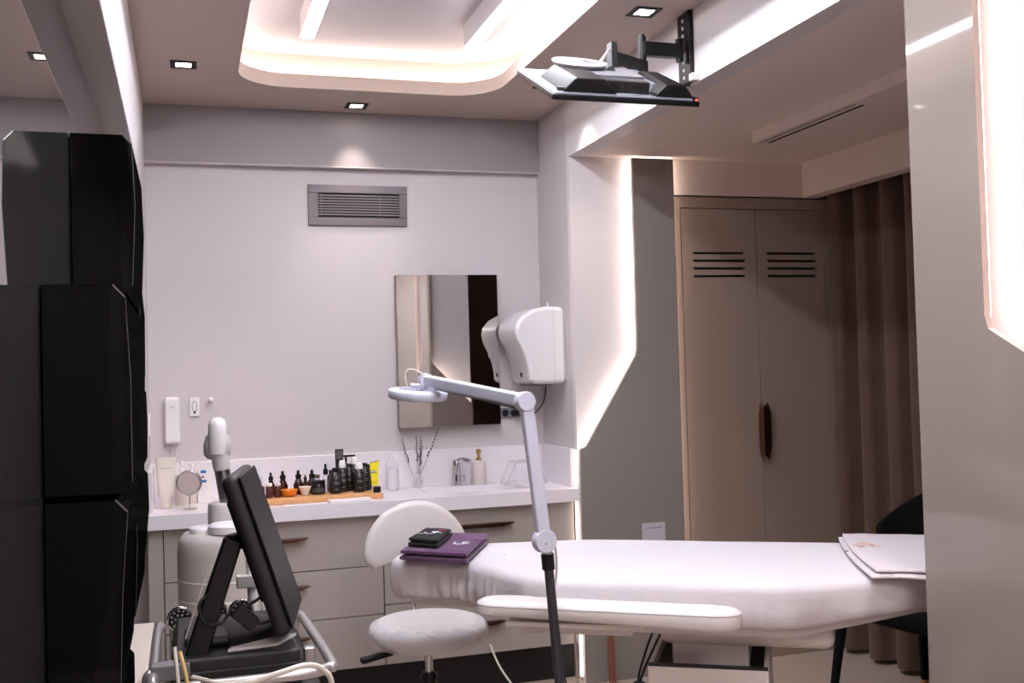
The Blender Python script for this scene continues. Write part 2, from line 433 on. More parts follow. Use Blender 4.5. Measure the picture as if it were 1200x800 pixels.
# air diffuser
t = empty('air_diffuser', (2.3, 2.8, ZL), 'long white linear air diffuser box under the lowered ceiling', 'air diffuser')
MB().box(2.19, 2.50, 2.0 + .08, 3.683, 2.225, ZL - .0015).build('housing', ALC, t, bevel=.001)
MB().box(2.243, 2.256, 3.05, 3.70 - .04, 2.2235, 2.2252).build('slot', BLACKM, t)
MB().box(2.21, 2.222, 3.05, 3.66, 2.2238, 2.2252).build('slot', mat('slot_grey', rgb(150, 140, 136), .5), t)

# ------------------------------------------------------------------ vanity
CT = .827
def drawer_unit(x0, x1, splits, label, handles):
    t = empty('drawer_cabinet', ((x0 + x1) / 2, 4.27, 0), label, 'drawer cabinet', 'drawer cabinets under the counter')
    MB().box(x0, x1, 4.292, 4.69, .155, .770).build('carcass', DARK if 0 else CAB, t)
    MB().box(x0 + .002, x1 - .002, 4.2905, 4.2922, .157, .768).build('shadow_gap', DARK, t)
    for a, b in zip(splits, splits[1:]):
        d = MB().box(x0 + .0018, x1 - .0018, 4.27, 4.290, b + .0018, a - .0018).build('drawer', CAB, t, bevel=.0012)
    for d, (hx0, hx1, hz) in zip([c for c in t.children if c.name.startswith('drawer')], handles):
        hb = MB()
        hb.prism([(hx0, 0, hz), (hx0 + .05, 0, hz - .012), (hx1 - .05, 0, hz - .012), (hx1, 0, hz + .001), (hx1, 0, hz + .006), (hx1 - .06, 0, hz + .002), (hx0 + .06, 0, hz + .002), (hx0, 0, hz + .006)], (0, 4.243, 0), (0, 4.247, 0))
        hb.box(hx0 + .01, hx1 - .01, 4.2465, 4.2699, hz + .000, hz + .0045)
        hb.build('handle', BRONZE, d, bevel=.001)
drawer_unit(-.088, .762, [.770, .563, .365, .157], 'glossy beige three drawer cabinet under the product tray', [(.21, .461, .697), (.21, .464, .505), (.21, .464, .30)])
drawer_unit(.764, 1.602, [.770, .40, .157], 'glossy beige two drawer cabinet under the sink', [(1.05, 1.322, .700), (1.03, 1.276, .290)])
MB_ = MB().box(XL, -.090, 4.27, 4.69, .155, .770).build('filler_panel', CAB); tag(MB_, 'narrow beige filler strip between drawers and mirror wall', 'filler panel')
o = MB().box(XL, 1.602, 4.33, 4.36, 0, .155).build('toe_kick', TOE); tag(o, 'black recessed plinth under the drawer cabinets', 'plinth')
# side cheek at right of the vanity, seen below the bed
o = MB().box(1.585, 1.602, 4.36, 4.69, 0, .155).build('plinth_cheek', CAB); tag(o, 'low beige side cheek closing the plinth by the lit gap', 'plinth')

t = empty('counter_worktop', (.73, 4.47, CT), 'long white solid surface vanity worktop with upstand and sink', 'worktop')
bx0, bx1, by0, by1 = .98, 1.44, 4.37, 4.60
mb = MB()
mb.box(XL, bx0, 4.24, YB, .772, CT).box(bx1, 1.615, 4.24, YB, .772, CT).box(bx0, bx1, 4.24, by0, .772, CT).box(bx0, bx1, by1, YB, .772, CT)
mb.build('slab', STONE, t)
MB().box(bx0 + .001, bx1 - .001, by0 + .001, by1 - .001, .772, .780).build('basin', STONE, t)
MB().box(XL, 1.602, 4.682, YB, CT, .992).box(XL, XL + .018, 4.30, 4.682, CT, .992).box(1.602, XR, 4.30, YB, CT, .995).build('upstand', STONE, t, bevel=.002)

# ------------------------------------------------------------------ wall fittings
t = empty('wall_mirror', (1.157, 4.68, 1.1), 'rectangular frameless wall mirror above the sink', 'mirror')
MB().box(.921, 1.395, 4.655, 4.699, 1.097, 1.788).build('backing', mat('mirror_side', rgb(130, 118, 112), .3, metal=.5), t)
MB().box(.921, 1.395, 4.650, 4.655, 1.097, 1.788).build('mirror_glass', MIRR, t)

t = empty('ventilation_grille', (.765, 4.69, 2.1), 'grey metal ventilation grille with horizontal louvres high on the wall', 'vent')
x0, x1, z0, z1 = .541, .987, 2.013, 2.196
m = .043
mb = MB().box(x0, x1, 4.688, 4.699, z0, z0 + m * .85).box(x0, x1, 4.688, 4.699, z1 - m * .85, z1).box(x0, x0 + m, 4.688, 4.699, z0 + m * .85, z1 - m * .85).box(x1 - m * .8, x1, 4.688, 4.699, z0 + m * .85, z1 - m * .85)
mb.build('frame', GRILL, t, bevel=.002)
MB().box(x0 + m, x1 - m * .8, 4.6975, 4.6992, z0 + .03, z1 - .03).build('backing', BLACKM, t)
mb = MB()
for k in range(8):
    z = z0 + .047 + k * .0122
    mb.prism([(0, 4.689, z), (0, 4.6895, z + .0055), (0, 4.697, z + .0065), (0, 4.697, z + .0035)], (x0 + m, 0, 0), (x1 - m * .8, 0, 0))
mb.build('louvres', GRILL, t)
MB().cyl((.640, 4.6885, 2.100), (.640, 4.686, 2.100), .001).build('damper_pin', GRILL, t)
for xm in (.598, .862): MB().box(xm, xm + .002, 4.6885, 4.69, z0 + .045, z1 - .04).build('mullion', GRILL, t)

t = empty('intercom_handset', (-.052, 4.69, 1.07), 'white intercom handset hanging on the wall by the mirror wall', 'intercom')
MB().box(-.084, -.020, 4.680, 4.699, 1.075, 1.268).build('base', WPL, t, bevel=.008, seg=3)
MB().prism([(0, 4.660, 1.085), (0, 4.668, 1.072), (0, 4.680, 1.072), (0, 4.680, 1.272), (0, 4.662, 1.272), (0, 4.655, 1.255), (0, 4.662, 1.22), (0, 4.666, 1.16), (0, 4.662, 1.11)], (-.080, 0, 0), (-.025, 0, 0)).build('handset', WPL, t, bevel=.008, seg=3)
MB().lathe([(.011, 0), (.011, .001)], (-.052, 4.6655, 1.195), (0, -1, 0)).build('button', mat('button_grey', rgb(205, 200, 204), .4), t)
for zb in (1.243, 1.229): MB().box(-.060, -.044, 4.6585, 4.6625, zb - .001, zb + .001).build('speaker_slot', MGREY, t)
MB().tube([(-.052, 4.675, 1.073), (-.056, 4.672, 1.04), (-.047, 4.674, 1.01), (-.058, 4.672, .998), (-.04, 4.672, 1.03), (-.045, 4.675, 1.073)], .0022).build('cord', CABLE, t, smooth=True)

t = empty('wall_switch', (.04, 4.69, 1.19), 'white wall plate with dark oval outline beside the intercom', 'wall plate')
MB().box(.020, .060, 4.690, 4.699, 1.186, 1.266).build('plate', WPL, t, bevel=.002)
ov = [(.04 + .010 * math.cos(a), 4.6895, 1.228 + .022 * math.sin(a)) for a in [2 * pi * k / 20 for k in range(20)]]
MB().tube(ov, .0011, seg=6, smooth=0, closed=True).box(.036, .044, 4.6888, 4.690, 1.197, 1.207).build('symbol', DGREY, t)
o = at0(MB().lathe([(.004, 0), (.004, .012), (.010, .014), (.011, .02), (.007, .026), (.0, .027)], (.107, 4.699, 1.255), (0, -1, 0)).build('wall_hook', WPL, smooth=True), (.107, 4.699, 1.255))
tag(o, 'small round white knob hook on the bare wall', 'hook')
o = MB().box(XL, XL + .010, 4.50, 4.58, 1.12, 1.21).build('light_switch', WPL, bevel=.003); at0(o, (XL, 4.54, 1.12)); tag(o, 'white light switch on the side of the left pier', 'light switch')
t = empty('power_socket', (1.45, 4.69, 1.12), 'grey double power socket below the towel dispenser', 'power socket')
MB().box(1.400, 1.50, 4.690, 4.699, 1.120, 1.168).build('plate', MGREY, t, bevel=.002)
MB().lathe([(.016, 0), (.016, .002)], (1.43, 4.6895, 1.144), (0, -1, 0)).lathe([(.016, 0), (.016, .002)], (1.47, 4.6895, 1.144), (0, -1, 0)).build('outlet', BLACK, t)
MB().box(1.455, 1.49, 4.655, 4.688, 1.131, 1.157).build('plug', BLACK, t, bevel=.004)
o = MB().tube([(1.475, 4.66, 1.144), (1.51, 4.62, 1.12), (1.545, 4.56, 1.155), (1.56, 4.5, 1.21), (1.562, 4.48, 1.275)], .0028).build('dispenser_cord', BLACK, smooth=True)
tag(o, 'thin black cord running from the towel dispenser to the socket', 'cord')

# towel dispenser on the right wall
t = empty('towel_dispenser', (1.6, 4.5, 1.14), 'white curved paper towel dispenser mounted beside the mirror', 'towel dispenser')
prof = [(1.621, 1.155), (1.621, 1.475), (1.60, 1.488), (1.53, 1.490), (1.47, 1.478), (1.425, 1.455), (1.395, 1.42), (1.388, 1.385), (1.397, 1.345), (1.418, 1.30), (1.437, 1.25), (1.446, 1.20), (1.449, 1.165), (1.462, 1.150), (1.52, 1.147), (1.60, 1.147)]
MB().prism([(x, 0, z) for x, z in prof], (0, 4.362, 0), (0, 4.640, 0)).build('cover', WPL, t, bevel=.02, seg=4)
MB().box(1.615, 1.6215, 4.355, 4.645, 1.16, 1.478).build('back_plate', LGREY, t, bevel=.002)
MB().tube([(1.565, 4.3615, 1.150), (1.565, 4.3612, 1.486)], .0009, smooth=0).build('seam', LGREY, t)
MB().box(1.475, 1.56, 4.40, 4.60, 1.139, 1.148).build('tear_bar', MGREY, t)
MB().lathe([(.011, 0), (.011, .003)], (1.441, 4.46, 1.190), (-1, 0, -.1)).build('sensor', BLACK, t)
arc = [(1.405, 4.47 + .04 * math.cos(a), 1.30 + .03 * math.sin(a)) for a in [pi + pi * k / 12 for k in range(13)]]
MB().tube(arc, .0015, smooth=0).build('key_arc', LGREY, t)
MB().box(1.55, 1.556, 4.40, 4.41, 1.486, 1.51).build('latch', WPL, t)

t.location.z += .132

# sign on the corner panel
t = empty('panel_sign', (1.94, 4.199, .5), 'small white notice on the taupe panel just above the bed', 'sign')
MB().box(1.887, 1.997, 4.1985, 4.1999, .50, .662).build('sheet', mat('sign_paper', rgb(200, 192, 204), .5), t)
mb = MB()
for k in range(16): mb.box(1.902 + k * .005, 1.9055 + k * .005, 4.1980, 4.1984, .6385, .6425)
mb.build('print_line', mat('sign_print', rgb(120, 112, 122), .6), t)

# ------------------------------------------------------------------ counter things
def bottle(name, prof, c, m, parent, seg=18, sc=(1, 1)):
    return MB().lathe(prof, c, seg=seg, sc=sc).build(name, m, parent, smooth=True)
TZ = .850
t = empty('wooden_tray', (.45, 4.43, CT), 'long light wood tray carrying the bottles on the counter', 'tray')
MB().box(.235, .780, 4.335, 4.525, CT + .0005, TZ - .001).build('board', TRAYW, t, bevel=.003)

def dropper(x, y, z, label, glass=AMBER, r=.019, h=.05, cap=.035, group='amber pump bottles on the wooden tray'):
    t = empty('dropper_bottle', (x, y, z), label, 'bottle', group)
    MB().lathe([(r * .9, 0), (r, .004), (r, h * .6), (r * .7, h * .85), (r * .45, h), (r * .45, h + .005)], (x, y, z), seg=18).build('bottle_body', glass, t, smooth=True)
    MB().lathe([(r * .5, 0), (r * .5, .004), (r * .62, .005), (r * .55, cap * .5), (r * .3, cap * .55), (r * .28, cap)], (x, y, z + h), seg=16).build('cap', BLACK, t, smooth=True)
for (x, y, h, l) in ((.338, 4.50, .062, 'small amber bottle with black cap behind the brown vials'), (.386, 4.49, .066, 'amber bottle with black dropper behind the orange bowl'),
                  (.450, 4.49, .066, 'amber bottle with black dropper standing between the two bowls'), (.508, 4.50, .064, 'amber bottle with black dropper behind the white bowl')):
    dropper(x, y, TZ, l, h=h - .01 + .008, r=.021 if h > .063 else .017)
dropper(.482, 4.515, TZ, 'small black topped amber bottle at the back of the tray', r=.013, h=.055, cap=.02)
for x, y, l in ((.292, 4.415, 'small brown vial with white lid, nearest the monitor'), (.324, 4.41, 'small brown vial with white lid, middle of three'), (.358, 4.42, 'small brown vial with white lid beside the orange bowl')):
    t = empty('brown_vial', (x, y, TZ), l, 'vial', 'brown vials with white lids on the tray')
    bottle('vial_body', [(.013, 0), (.0145, .002), (.0145, .044), (.011, .048)], (x, y, TZ), mat('vial_brown', rgb(84, 44, 38), .3), t)
    bottle('lid', [(.0125, 0), (.0125, .010), (.009, .012)], (x, y, TZ + .048), WHT, t)
o = bottle('orange_bowl', [(.0, .0), (.02, .0), (.03, .010), (.036, .028), (.034, .028), (.028, .012), (.0, .006)], (.405, 4.425, TZ), ORANGE, None); at0(o, (.405, 4.425, TZ)); tag(o, 'small orange bowl on the wooden tray', 'bowl')
o = bottle('white_bowl', [(.0, .0), (.012, .0), (.018, .012), (.026, .036), (.024, .036), (.016, .014), (.0, .006)], (.470, 4.425, TZ), WHT, None); at0(o, (.470, 4.425, TZ)); tag(o, 'small white cup beside the orange bowl', 'bowl')
t = empty('black_jar', (.527, 4.44, TZ), 'wide black jar with grey print beside the white cup', 'jar')
bottle('jar_body', [(.027, 0), (.029, .003), (.029, .040), (.026, .044)], (.527, 4.44, TZ), BBOT, t)
MB().lathe([(.0295, 0), (.0295, .018)], (.527, 4.44, TZ + .010), cap=False, seg=24).build('label_band', mat('jar_label', rgb(62, 66, 66), .5), t)
bottle('lid', [(.0295, 0), (.0295, .012), (.027, .013)], (.527, 4.44, TZ + .044), BLACK, t)
dropper(.566, 4.50, TZ, 'tall clear bottle with black dropper behind the black jar', glass=CLEAR, r=.018, h=.074, cap=.045, group=None)
t = empty('cork_jar', (.528, 4.515, TZ), 'clear jar with brown lid at the back of the tray', 'jar')
bottle('jar_body', [(.014, 0), (.014, .06)], (.528, 4.515, TZ), CLEAR, t); bottle('lid', [(.015, 0), (.015, .014)], (.528, 4.515, TZ + .06), mat('brown_lid', rgb(110, 84, 78), .6), t)

def black_bottle(x, y, label, r=.024, h=.095, capm=WHT, cap='spray', z=TZ):
    t = empty('black_bottle', (x, y, z), label, 'bottle', 'black product bottles on the wooden tray')
    bottle('bottle_body', [(r * .92, 0), (r, .004), (r, h - .016), (r * .6, h - .003), (r * .5, h)], (x, y, z), BBOT, t)
    mb = MB()
    for k, (w, zz) in enumerate(((.9, h * .74), (.6, h * .68), (1, h * .5), (.7, h * .44), (.5, h * .2))):
        pts = [(x + (r + .0004) * math.sin(a), y - (r + .0004) * math.cos(a), z + zz) for a in [(-.5 + k2 / 6) * w for k2 in range(7)]]
        mb.tube(pts, .0011, seg=6, smooth=0)
    mb.build('print', BLAB, t)
    if cap == 'spray': bottle('cap', [(r * .62, 0), (r * .62, .012), (r * .5, .028), (r * .42, .03)], (x, y, z + h), capm, t)
    else: bottle('cap', [(r * .55, 0), (r * .55, .012), (r * .45, .014)], (x, y, z + h), BLACK, t)
black_bottle(.598, 4.43, 'black product bottle with dark cap, at the front beside the jar', r=.026, h=.092, cap='low')
black_bottle(.634, 4.475, 'black product bottle with tall white cap, beside the dark tube', r=.024, h=.102)
black_bottle(.698, 4.435, 'black product bottle with white cap, frontmost by the white slab', r=.026, h=.096)
black_bottle(.728, 4.475, 'black product bottle with low dark cap, next to the yellow tube', r=.024, h=.102, cap='low')
black_bottle(.690, 4.50, 'tall black product bottle with frosted dome cap at the back', r=.024, h=.112)
black_bottle(.592, 4.50, 'short black product bottle at the back beside the clear dropper', r=.022, h=.078, cap='low')
black_bottle(.752, 4.508, 'black product bottle half hidden behind the yellow tube', r=.02, h=.092, cap='low')
black_bottle(.668, 4.508, 'black product bottle in the rear gap under the pump', r=.021, h=.10, cap='low')
t = empty('black_tube', (.625, 4.515, TZ), 'tall dark square topped tube standing behind the black bottles', 'tube')
MB().prism([(.612, 0, TZ), (.640, 0, TZ), (.645, 0, TZ + .178), (.609, 0, TZ + .178)], (0, 4.505, 0), (0, 4.520, 0)).build('tube_body', BBOT, t, bevel=.003)
MB().box(.613, .641, 4.5040, 4.5048, TZ + .135, TZ + .172).build('label_patch', mat('tube_label', rgb(80, 78, 78), .5), t)
t = empty('pump_bottle', (.655, 4.53, TZ), 'black bottle with flat black pump head at the rear', 'bottle')
bottle('bottle_body', [(.022, 0), (.022, .10), (.012, .12)], (.660, 4.545, CT + .0005), BBOT, t)
MB().cyl((.660, 4.545, CT + .118), (.660, 4.545, CT + .165), .005).box(.640, .70, 4.538, 4.552, CT + .163, CT + .172).build('pump', BLACK, t, bevel=.002)
t = empty('yellow_tube', (.768, 4.50, TZ), 'bright yellow tube with white cap standing at the tray end', 'tube')
MB().add([(x, y, z) for (x, y, z) in ((.752, 4.432, TZ + .022), (.778, 4.432, TZ + .022), (.778, 4.452, TZ + .022), (.752, 4.452, TZ + .022), (.744, 4.439, TZ + .116), (.785, 4.439, TZ + .126), (.785, 4.442, TZ + .126), (.744, 4.442, TZ + .116))], [(0, 1, 2, 3), (4, 5, 6, 7), (0, 1, 5, 4), (1, 2, 6, 5), (2, 3, 7, 6), (3, 0, 4, 7)]).build('tube_body', YEL, t, bevel=.003)
bottle('cap', [(.0135, 0), (.0135, .021)], (.765, 4.442, TZ), WHT, t)
MB().box(.749, .772, 4.4325, 4.4345, TZ + .083, TZ + .085).build('upper_print', mat('purple_print', rgb(60, 40, 60), .5), t)
MB().box(.749, .772, 4.4325, 4.4345, TZ + .076, TZ + .079).build('band_print', mat('purple_print', rgb(60, 40, 60), .5), t)
MB().box(.756, .764, 4.431, 4.4335, TZ + .034, TZ + .037).build('small_print', MATS['purple_print'], t)
MB().box(.7495, .7715, 4.4328, 4.4345, TZ + .079, TZ + .083).build('white_print', WHT, t)
o = at0(MB().prism([(.744, 0, TZ + .1165), (.785, 0, TZ + .1265), (.785, 0, TZ + .1285), (.744, 0, TZ + .1185)], (0, 4.4385, 0), (0, 4.4425, 0)).build('crimp', mat('crimp', rgb(60, 50, 70), .5), t), (0, 0, 0))
o = bottle('black_cap_jar', [(.0155, 0), (.0165, .002), (.0165, .022), (.0155, .024)], (.762, 4.372, TZ), BLACK, None); at0(o, (.762, 4.372, TZ)); tag(o, 'tiny black lidded pot on the tray corner', 'pot')

def slab(name, x0, x1, y0, y1, z0, h, m, label, cat, rot=0):
    M = Matrix.Translation(((x0 + x1) / 2, (y0 + y1) / 2, z0)) @ Matrix.Rotation(rot, 4, 'Z')
    a, b = (x1 - x0) / 2, (y1 - y0) / 2
    o = MB(M).box(-a, a, -b, b, 0, h).build(name, m, bevel=min(.002, h / 3)); at0(o, M.translation); tag(o, label, cat); return o
slab('white_folder', .55, .72, 4.265, 4.325, CT + .0005, .012, WPL, 'flat white slab lying in front of the tray beside the sink', 'folder', .05)
slab('paper_slip', .375, .545, 4.262, 4.32, CT + .0005, .0015, PAPER, 'thin white paper lying in front of the wooden tray', 'paper', .02)

t = empty('spray_bottle', (.873, 4.60, CT), 'clear spray bottle holding white liquid beside the tray', 'bottle')
bottle('bottle_body', [(.026, 0), (.028, .003), (.028, .115), (.016, .128), (.011, .135)], (.873, 4.60, CT + .0006), CLEAR, t)
bottle('liquid', [(.025, 0), (.025, .095)], (.873, 4.60, CT + .003), mat('white_liquid', rgb(240, 236, 244), .5), t)
bottle('spray_head', [(.012, 0), (.012, .012), (.007, .016), (.007, .032), (.004, .034)], (.873, 4.60, CT + .134), CLEAR, t)

t = empty('lavender_vase', (.993, 4.64, CT), 'small glass bottle holding dried lavender sprigs', 'vase')
bottle('bottle_body', [(.022, 0), (.024, .003), (.024, .03), (.012, .045), (.010, .06), (.012, .062)], (.993, 4.64, CT + .0006), CLEAR, t)
tips = [(.930, 4.66, 1.055), (1.000, 4.67, 1.06), (1.018, 4.66, 1.06), (1.105, 4.66, 1.095), (1.022, 4.645, 1.02)]
for i, tp in enumerate(tips):
    b = V((.985 + .008 * (i % 3), 4.64, CT + .006)); tp = V(tp)
    st = MB().tube([b + V(((-1) ** i * .01, 0, 0)), b.lerp(tp, .35) + V((.0, 0, .0)), tp], .0011, seg=6).build('stem', STEM, t)
    mb = MB()
    n = 9
    for k in range(n):
        p = b.lerp(tp, .52 + .48 * k / n); jit = V((random.uniform(-.003, .003), random.uniform(-.003, .003), 0))
        mb.ball(p + jit, .0042 * (1.15 - .5 * k / n), seg=8, sc=(.9, .9, 1.4))
    mb.build('flower_spike', LAV, st)

t = empty('sensor_faucet', (1.185, 4.645, CT), 'short chrome sensor tap with rounded spout behind the sink', 'faucet')
bottle('tap_body', [(.022, 0), (.022, .004), (.019, .006), (.0175, .085), (.019, .100), (.015, .115), (.0, .119)], (1.175, 4.645, CT + .0006), CHROME, t)
MB().tube([(1.175, 4.645, CT + .108), (1.195, 4.615, CT + .117), (1.225, 4.58, CT + .110)], .0115, seg=16).build('spout', CHROME, t, smooth=True)
MB().box(1.166, 1.174, 4.6245, 4.6275, CT + .02, CT + .05).build('sensor_window', BLACK, t)
MB().cyl((1.197, 4.64, CT + .035), (1.212, 4.637, CT + .035), .005).box(1.209, 1.213, 4.632, 4.642, CT + .02, CT + .05).build('lever', CHROME, t)

t = empty('soap_dispenser', (1.278, 4.63, CT), 'white ceramic soap dispenser with gold pump by the tap', 'soap dispenser')
bottle('soap_body', [(.032, 0), (.034, .003), (.033, .104), (.028, .108), (.0, .109)], (1.278, 4.63, CT + .0006), WPL2, t)
bottle('pump', [(.013, 0), (.013, .012), (.007, .014), (.007, .03), (.012, .032), (.012, .05), (.005, .052)], (1.278, 4.63, CT + .109), GOLD, t)
MB().cyl((1.278, 4.63, CT + .152), (1.275, 4.59, CT + .150), .0045).build('nozzle', GOLD, t)

t = empty('acrylic_stand', (1.475, 4.56, CT), 'clear acrylic display riser standing beside the sink', 'display stand')
ACR = mat('acrylic_edge', rgb(176, 172, 178), .1, alpha=.8)
for a, b in (((1.368, 1.415), (CT, CT + .10)), ((1.56, 1.515), (CT, CT + .10))):
    MB().prism([(a[0], 0, b[0]), (a[0] + .003, 0, b[0]), (a[1] + .003, 0, b[1]), (a[1], 0, b[1])], (0, 4.50, 0), (0, 4.60, 0)).build('side_leg', CLEAR, t)
MB().box(1.412, 1.518, 4.50, 4.60, CT + .10, CT + .104).build('top_plate', CLEAR, t)
MB().tube([(1.370, 4.4995, CT + .002), (1.417, 4.4995, CT + .102), (1.516, 4.4995, CT + .102), (1.560, 4.4995, CT + .002)], .0016, seg=6, smooth=0).build('front_edge', ACR, t)
MB().tube([(1.370, 4.6, CT + .002), (1.417, 4.6, CT + .102), (1.516, 4.6, CT + .102), (1.560, 4.6, CT + .002)], .0012, seg=6, smooth=0).build('rear_edge', ACR, t)

# left end of counter
def flat_tube(name, x, y, w, h, label, m, capm):
    t = empty(name, (x, y, CT), label, 'tube')
    a = w / 2
    rows = [(.8 * a, .8 * a * .7, .045), (a * .92, a * .6, .06), (a, a * .35, .13), (a * 1.12, .0025, h)]
    mb = MB(); seg = 20; vs = []
    for rx, ry, z in rows:
        for k in range(seg):
            q = 2 * pi * k / seg; vs.append((x + rx * math.cos(q), y + ry * math.sin(q), CT + z))
    fs = [(i * seg + k, i * seg + (k + 1) % seg, (i + 1) * seg + (k + 1) % seg, (i + 1) * seg + k) for i in range(3) for k in range(seg)] + [tuple(range(seg)), tuple(3 * seg + k for k in range(seg))]
    mb.add(vs, fs).build('tube_body', m, t, smooth=True)
    bottle('cap', [(a * .78, 0), (a * .8, .003), (a * .78, .045)], (x, y, CT + .0006), capm, t, sc=(1, .75))
    return t
t = flat_tube('cream_tube', -.078, 4.47, .072, .205, 'large cream coloured tube standing on its cap by the pier', CREAM, CREAM)
mat('beige_print', rgb(180, 168, 158), .5)
for a_, b_, c_, d_ in ((-.098, -.058, 4.459, .16), (-.09, -.066, 4.4565, .10), (-.088, -.068, 4.453, .066)): MB().box(a_, b_, c_, c_ + .001, CT + d_, CT + d_ + .0025).build('print_line', MATS['beige_print'], t)
for x, y, h, l in ((-.018, 4.56, .125, 'white pump bottle with clear cap behind the small round mirror'), (.022, 4.60, .11, 'plain white pump bottle by the blue and white box')):
    t = empty('white_pump_bottle', (x, y, CT), l, 'bottle', 'white pump bottles behind the make-up mirror')
    bottle('bottle_body', [(.026, 0), (.028, .003), (.028, h), (.012, h + .012)], (x, y, CT + .0006), CREAM, t)
    bottle('pump', [(.010, 0), (.010, .012), (.005, .014), (.005, .03), (.008, .032), (.008, .042)], (x, y, CT + h + .012), WHT, t)
t = empty('skincare_box', (.070, 4.60, CT), 'tall white box with blue square print behind the steamer', 'box')
MB().box(.045, .098, 4.57, 4.61, CT + .0006, CT + .150).build('box_body', WHT, t, bevel=.001)
MB().box(.058, .080, 4.5688, 4.5699, CT + .125, CT + .136).box(.058, .080, 4.5688, 4.5699, CT + .086, CT + .096).build('blue_print', BLUE, t)
MB().box(.062, .071, 4.5688, 4.5699, CT + .106, CT + .112).build('emblem', BLACK, t)
t = empty('makeup_mirror', (.012, 4.385, CT), 'small round chrome make-up mirror on a stem', 'make-up mirror')
bottle('base', [(.028, 0), (.028, .003), (.004, .006)], (.012, 4.385, CT + .0006), CHROME, t)
MB().cyl((.012, 4.385, CT + .005), (.012, 4.385, CT + .062), .003).build('stem', CHROME, t)
rg = [(.010 + .047 * math.cos(a), 4.383, CT + .105 + .047 * math.sin(a)) for a in [2 * pi * k / 32 for k in range(32)]]
MB().tube(rg, .0045, seg=8, smooth=0, closed=True).build('rim', CHROME, t, smooth=True)
MB().lathe([(.045, 0), (.045, .004)], (.010, 4.385, CT + .105), (.12, -1, .12), seg=32).build('mirror_glass', mat('mirror_grey', rgb(170, 164, 168), .12, metal=1), t)
t = empty('red_cup', (.172, 4.44, CT), 'red cup holding a black marker behind the monitor', 'cup')
bottle('cup_body', [(.026, 0), (.030, .07), (.028, .07), (.025, .003)], (.172, 4.44, CT + .0006), RED, t)
o = at0(MB().cyl((.165, 4.44, CT + .01), (.150, 4.435, CT + .115), .006, .005).build('marker_pen', BLACK), (.165, 4.44, CT + .01)); tag(o, 'black marker pen standing in the red cup', 'pen')
t = empty('makeup_brush', (.235, 4.56, CT), 'wooden handled brush poking up behind the monitor', 'brush')
MB().cyl((.24, 4.56, CT + .01), (.247, 4.56, CT + .15), .006, .010).build('brush_handle', mat('brush_wood', rgb(196, 152, 120), .5), t, smooth=True)
bottle('holder', [(.022, 0), (.024, .09)], (.24, 4.56, CT + .0006), WHT, t)
t = empty('clear_lotion_bottle', (.288, 4.57, CT), 'clear bottle with pale blue liquid behind the vials', 'bottle')
bottle('bottle_body', [(.018, 0), (.020, .003), (.020, .09), (.012, .105)], (.288, 4.57, CT + .0006), mat('pale_blue', rgb(206, 214, 232), .1, alpha=.7), t)
bottle('cap', [(.012, 0), (.010, .026)], (.288, 4.57, CT + .105), CLEAR, t)
t = empty('red_tube', (.262, 4.46, CT), 'small orange red tube beside the red cup', 'tube')
bottle('tube_body', [(.011, 0), (.013, .06)], (.262, 4.46, TZ), RED, t)
bottle('cap', [(.010, 0), (.010, .012)], (.262, 4.46, TZ + .06), WHT, t)

# ------------------------------------------------------------------ television on arm
BP = empty('tv_bracket', (1.62, 3.12, 2.27), 'black articulated television bracket bolted to the beam', 'tv bracket')
mb = MB().box(1.606, 1.6215, 3.075, 3.16, 2.279, 2.516)
mb.build('wall_plate', BLACK, BP, bevel=.002)
mb = MB()
for z in (2.30, 2.325, 2.35, 2.44, 2.465, 2.49): mb.lathe([(.006, 0), (.006, .003)], (1.606, 3.118, z), (-1, 0, 0), seg=12)
mb.build('plate_bolts', LGREY, BP)
MB().cyl((1.585, 3.11, 2.35), (1.585, 3.11, 2.425), .012).build('wall_pivot', BLACK, BP, smooth=True)
MB().box(1.452, 1.588, 3.095, 3.125, 2.362, 2.408).build('rear_arm', BLACK, BP, bevel=.003)
MB().cyl((1.452, 3.11, 2.30), (1.452, 3.11, 2.425), .013).ball((1.452, 3.11, 2.428), .009).build('elbow', BLACK, BP, smooth=True)
MB(Matrix.Translation((1.452, 3.11, 0)) @ Matrix.Rotation(math.radians(28), 4, 'Z')).box(-.155, .012, -.014, .014, 2.298, 2.345).build('front_arm', BLACK, BP, bevel=.003)
MB().cyl((1.318, 3.035, 2.27), (1.318, 3.035, 2.365), .012).box(1.30, 1.318, 3.01, 3.05, 2.27, 2.37).build('head_pivot', DGREY, BP, smooth=True)

TVM = Matrix.Translation((1.02, 2.80, 2.118)) @ Matrix.Rotation(math.radians(26.5), 4, 'X')
# local: x 0..w along near edge, y 0..l towards far, z = normal (back side up)
w, l = .468, .36
t = empty('television', (1.25, 2.96, 2.15), 'black flat television folded face down on the ceiling bracket', 'television')
MB(TVM).box(0, w, 0, l, 0, .016).build('bezel', BLACK, t, bevel=.003)
MB(TVM).box(.012, w - .012, .012, l - .012, -.0012, 0).build('screen', GBLACK, t)
bmv = MB(TVM)
def frustum(b, x0, x1, y0, y1, z0, z1, ix, iy):
    b.add([(x0, y0, z0), (x1, y0, z0), (x1, y1, z0), (x0, y1, z0), (x0 + ix, y0 + iy, z1), (x1 - ix, y0 + iy, z1), (x1 - ix, y1 - iy, z1), (x0 + ix, y1 - iy, z1)],
          [(0, 1, 2, 3), (4, 5, 6, 7), (0, 1, 5, 4), (1, 2, 6, 5), (2, 3, 7, 6), (3, 0, 4, 7)])
frustum(bmv, .004, w - .01, .003, l - .004, .016, .024, .01, .006)
bmv.build('back_cover', TVBACK, t, bevel=.003)
b2 = MB(TVM); frustum(b2, .03, .20, .006, l * .62, .024, .064, .04, .004)
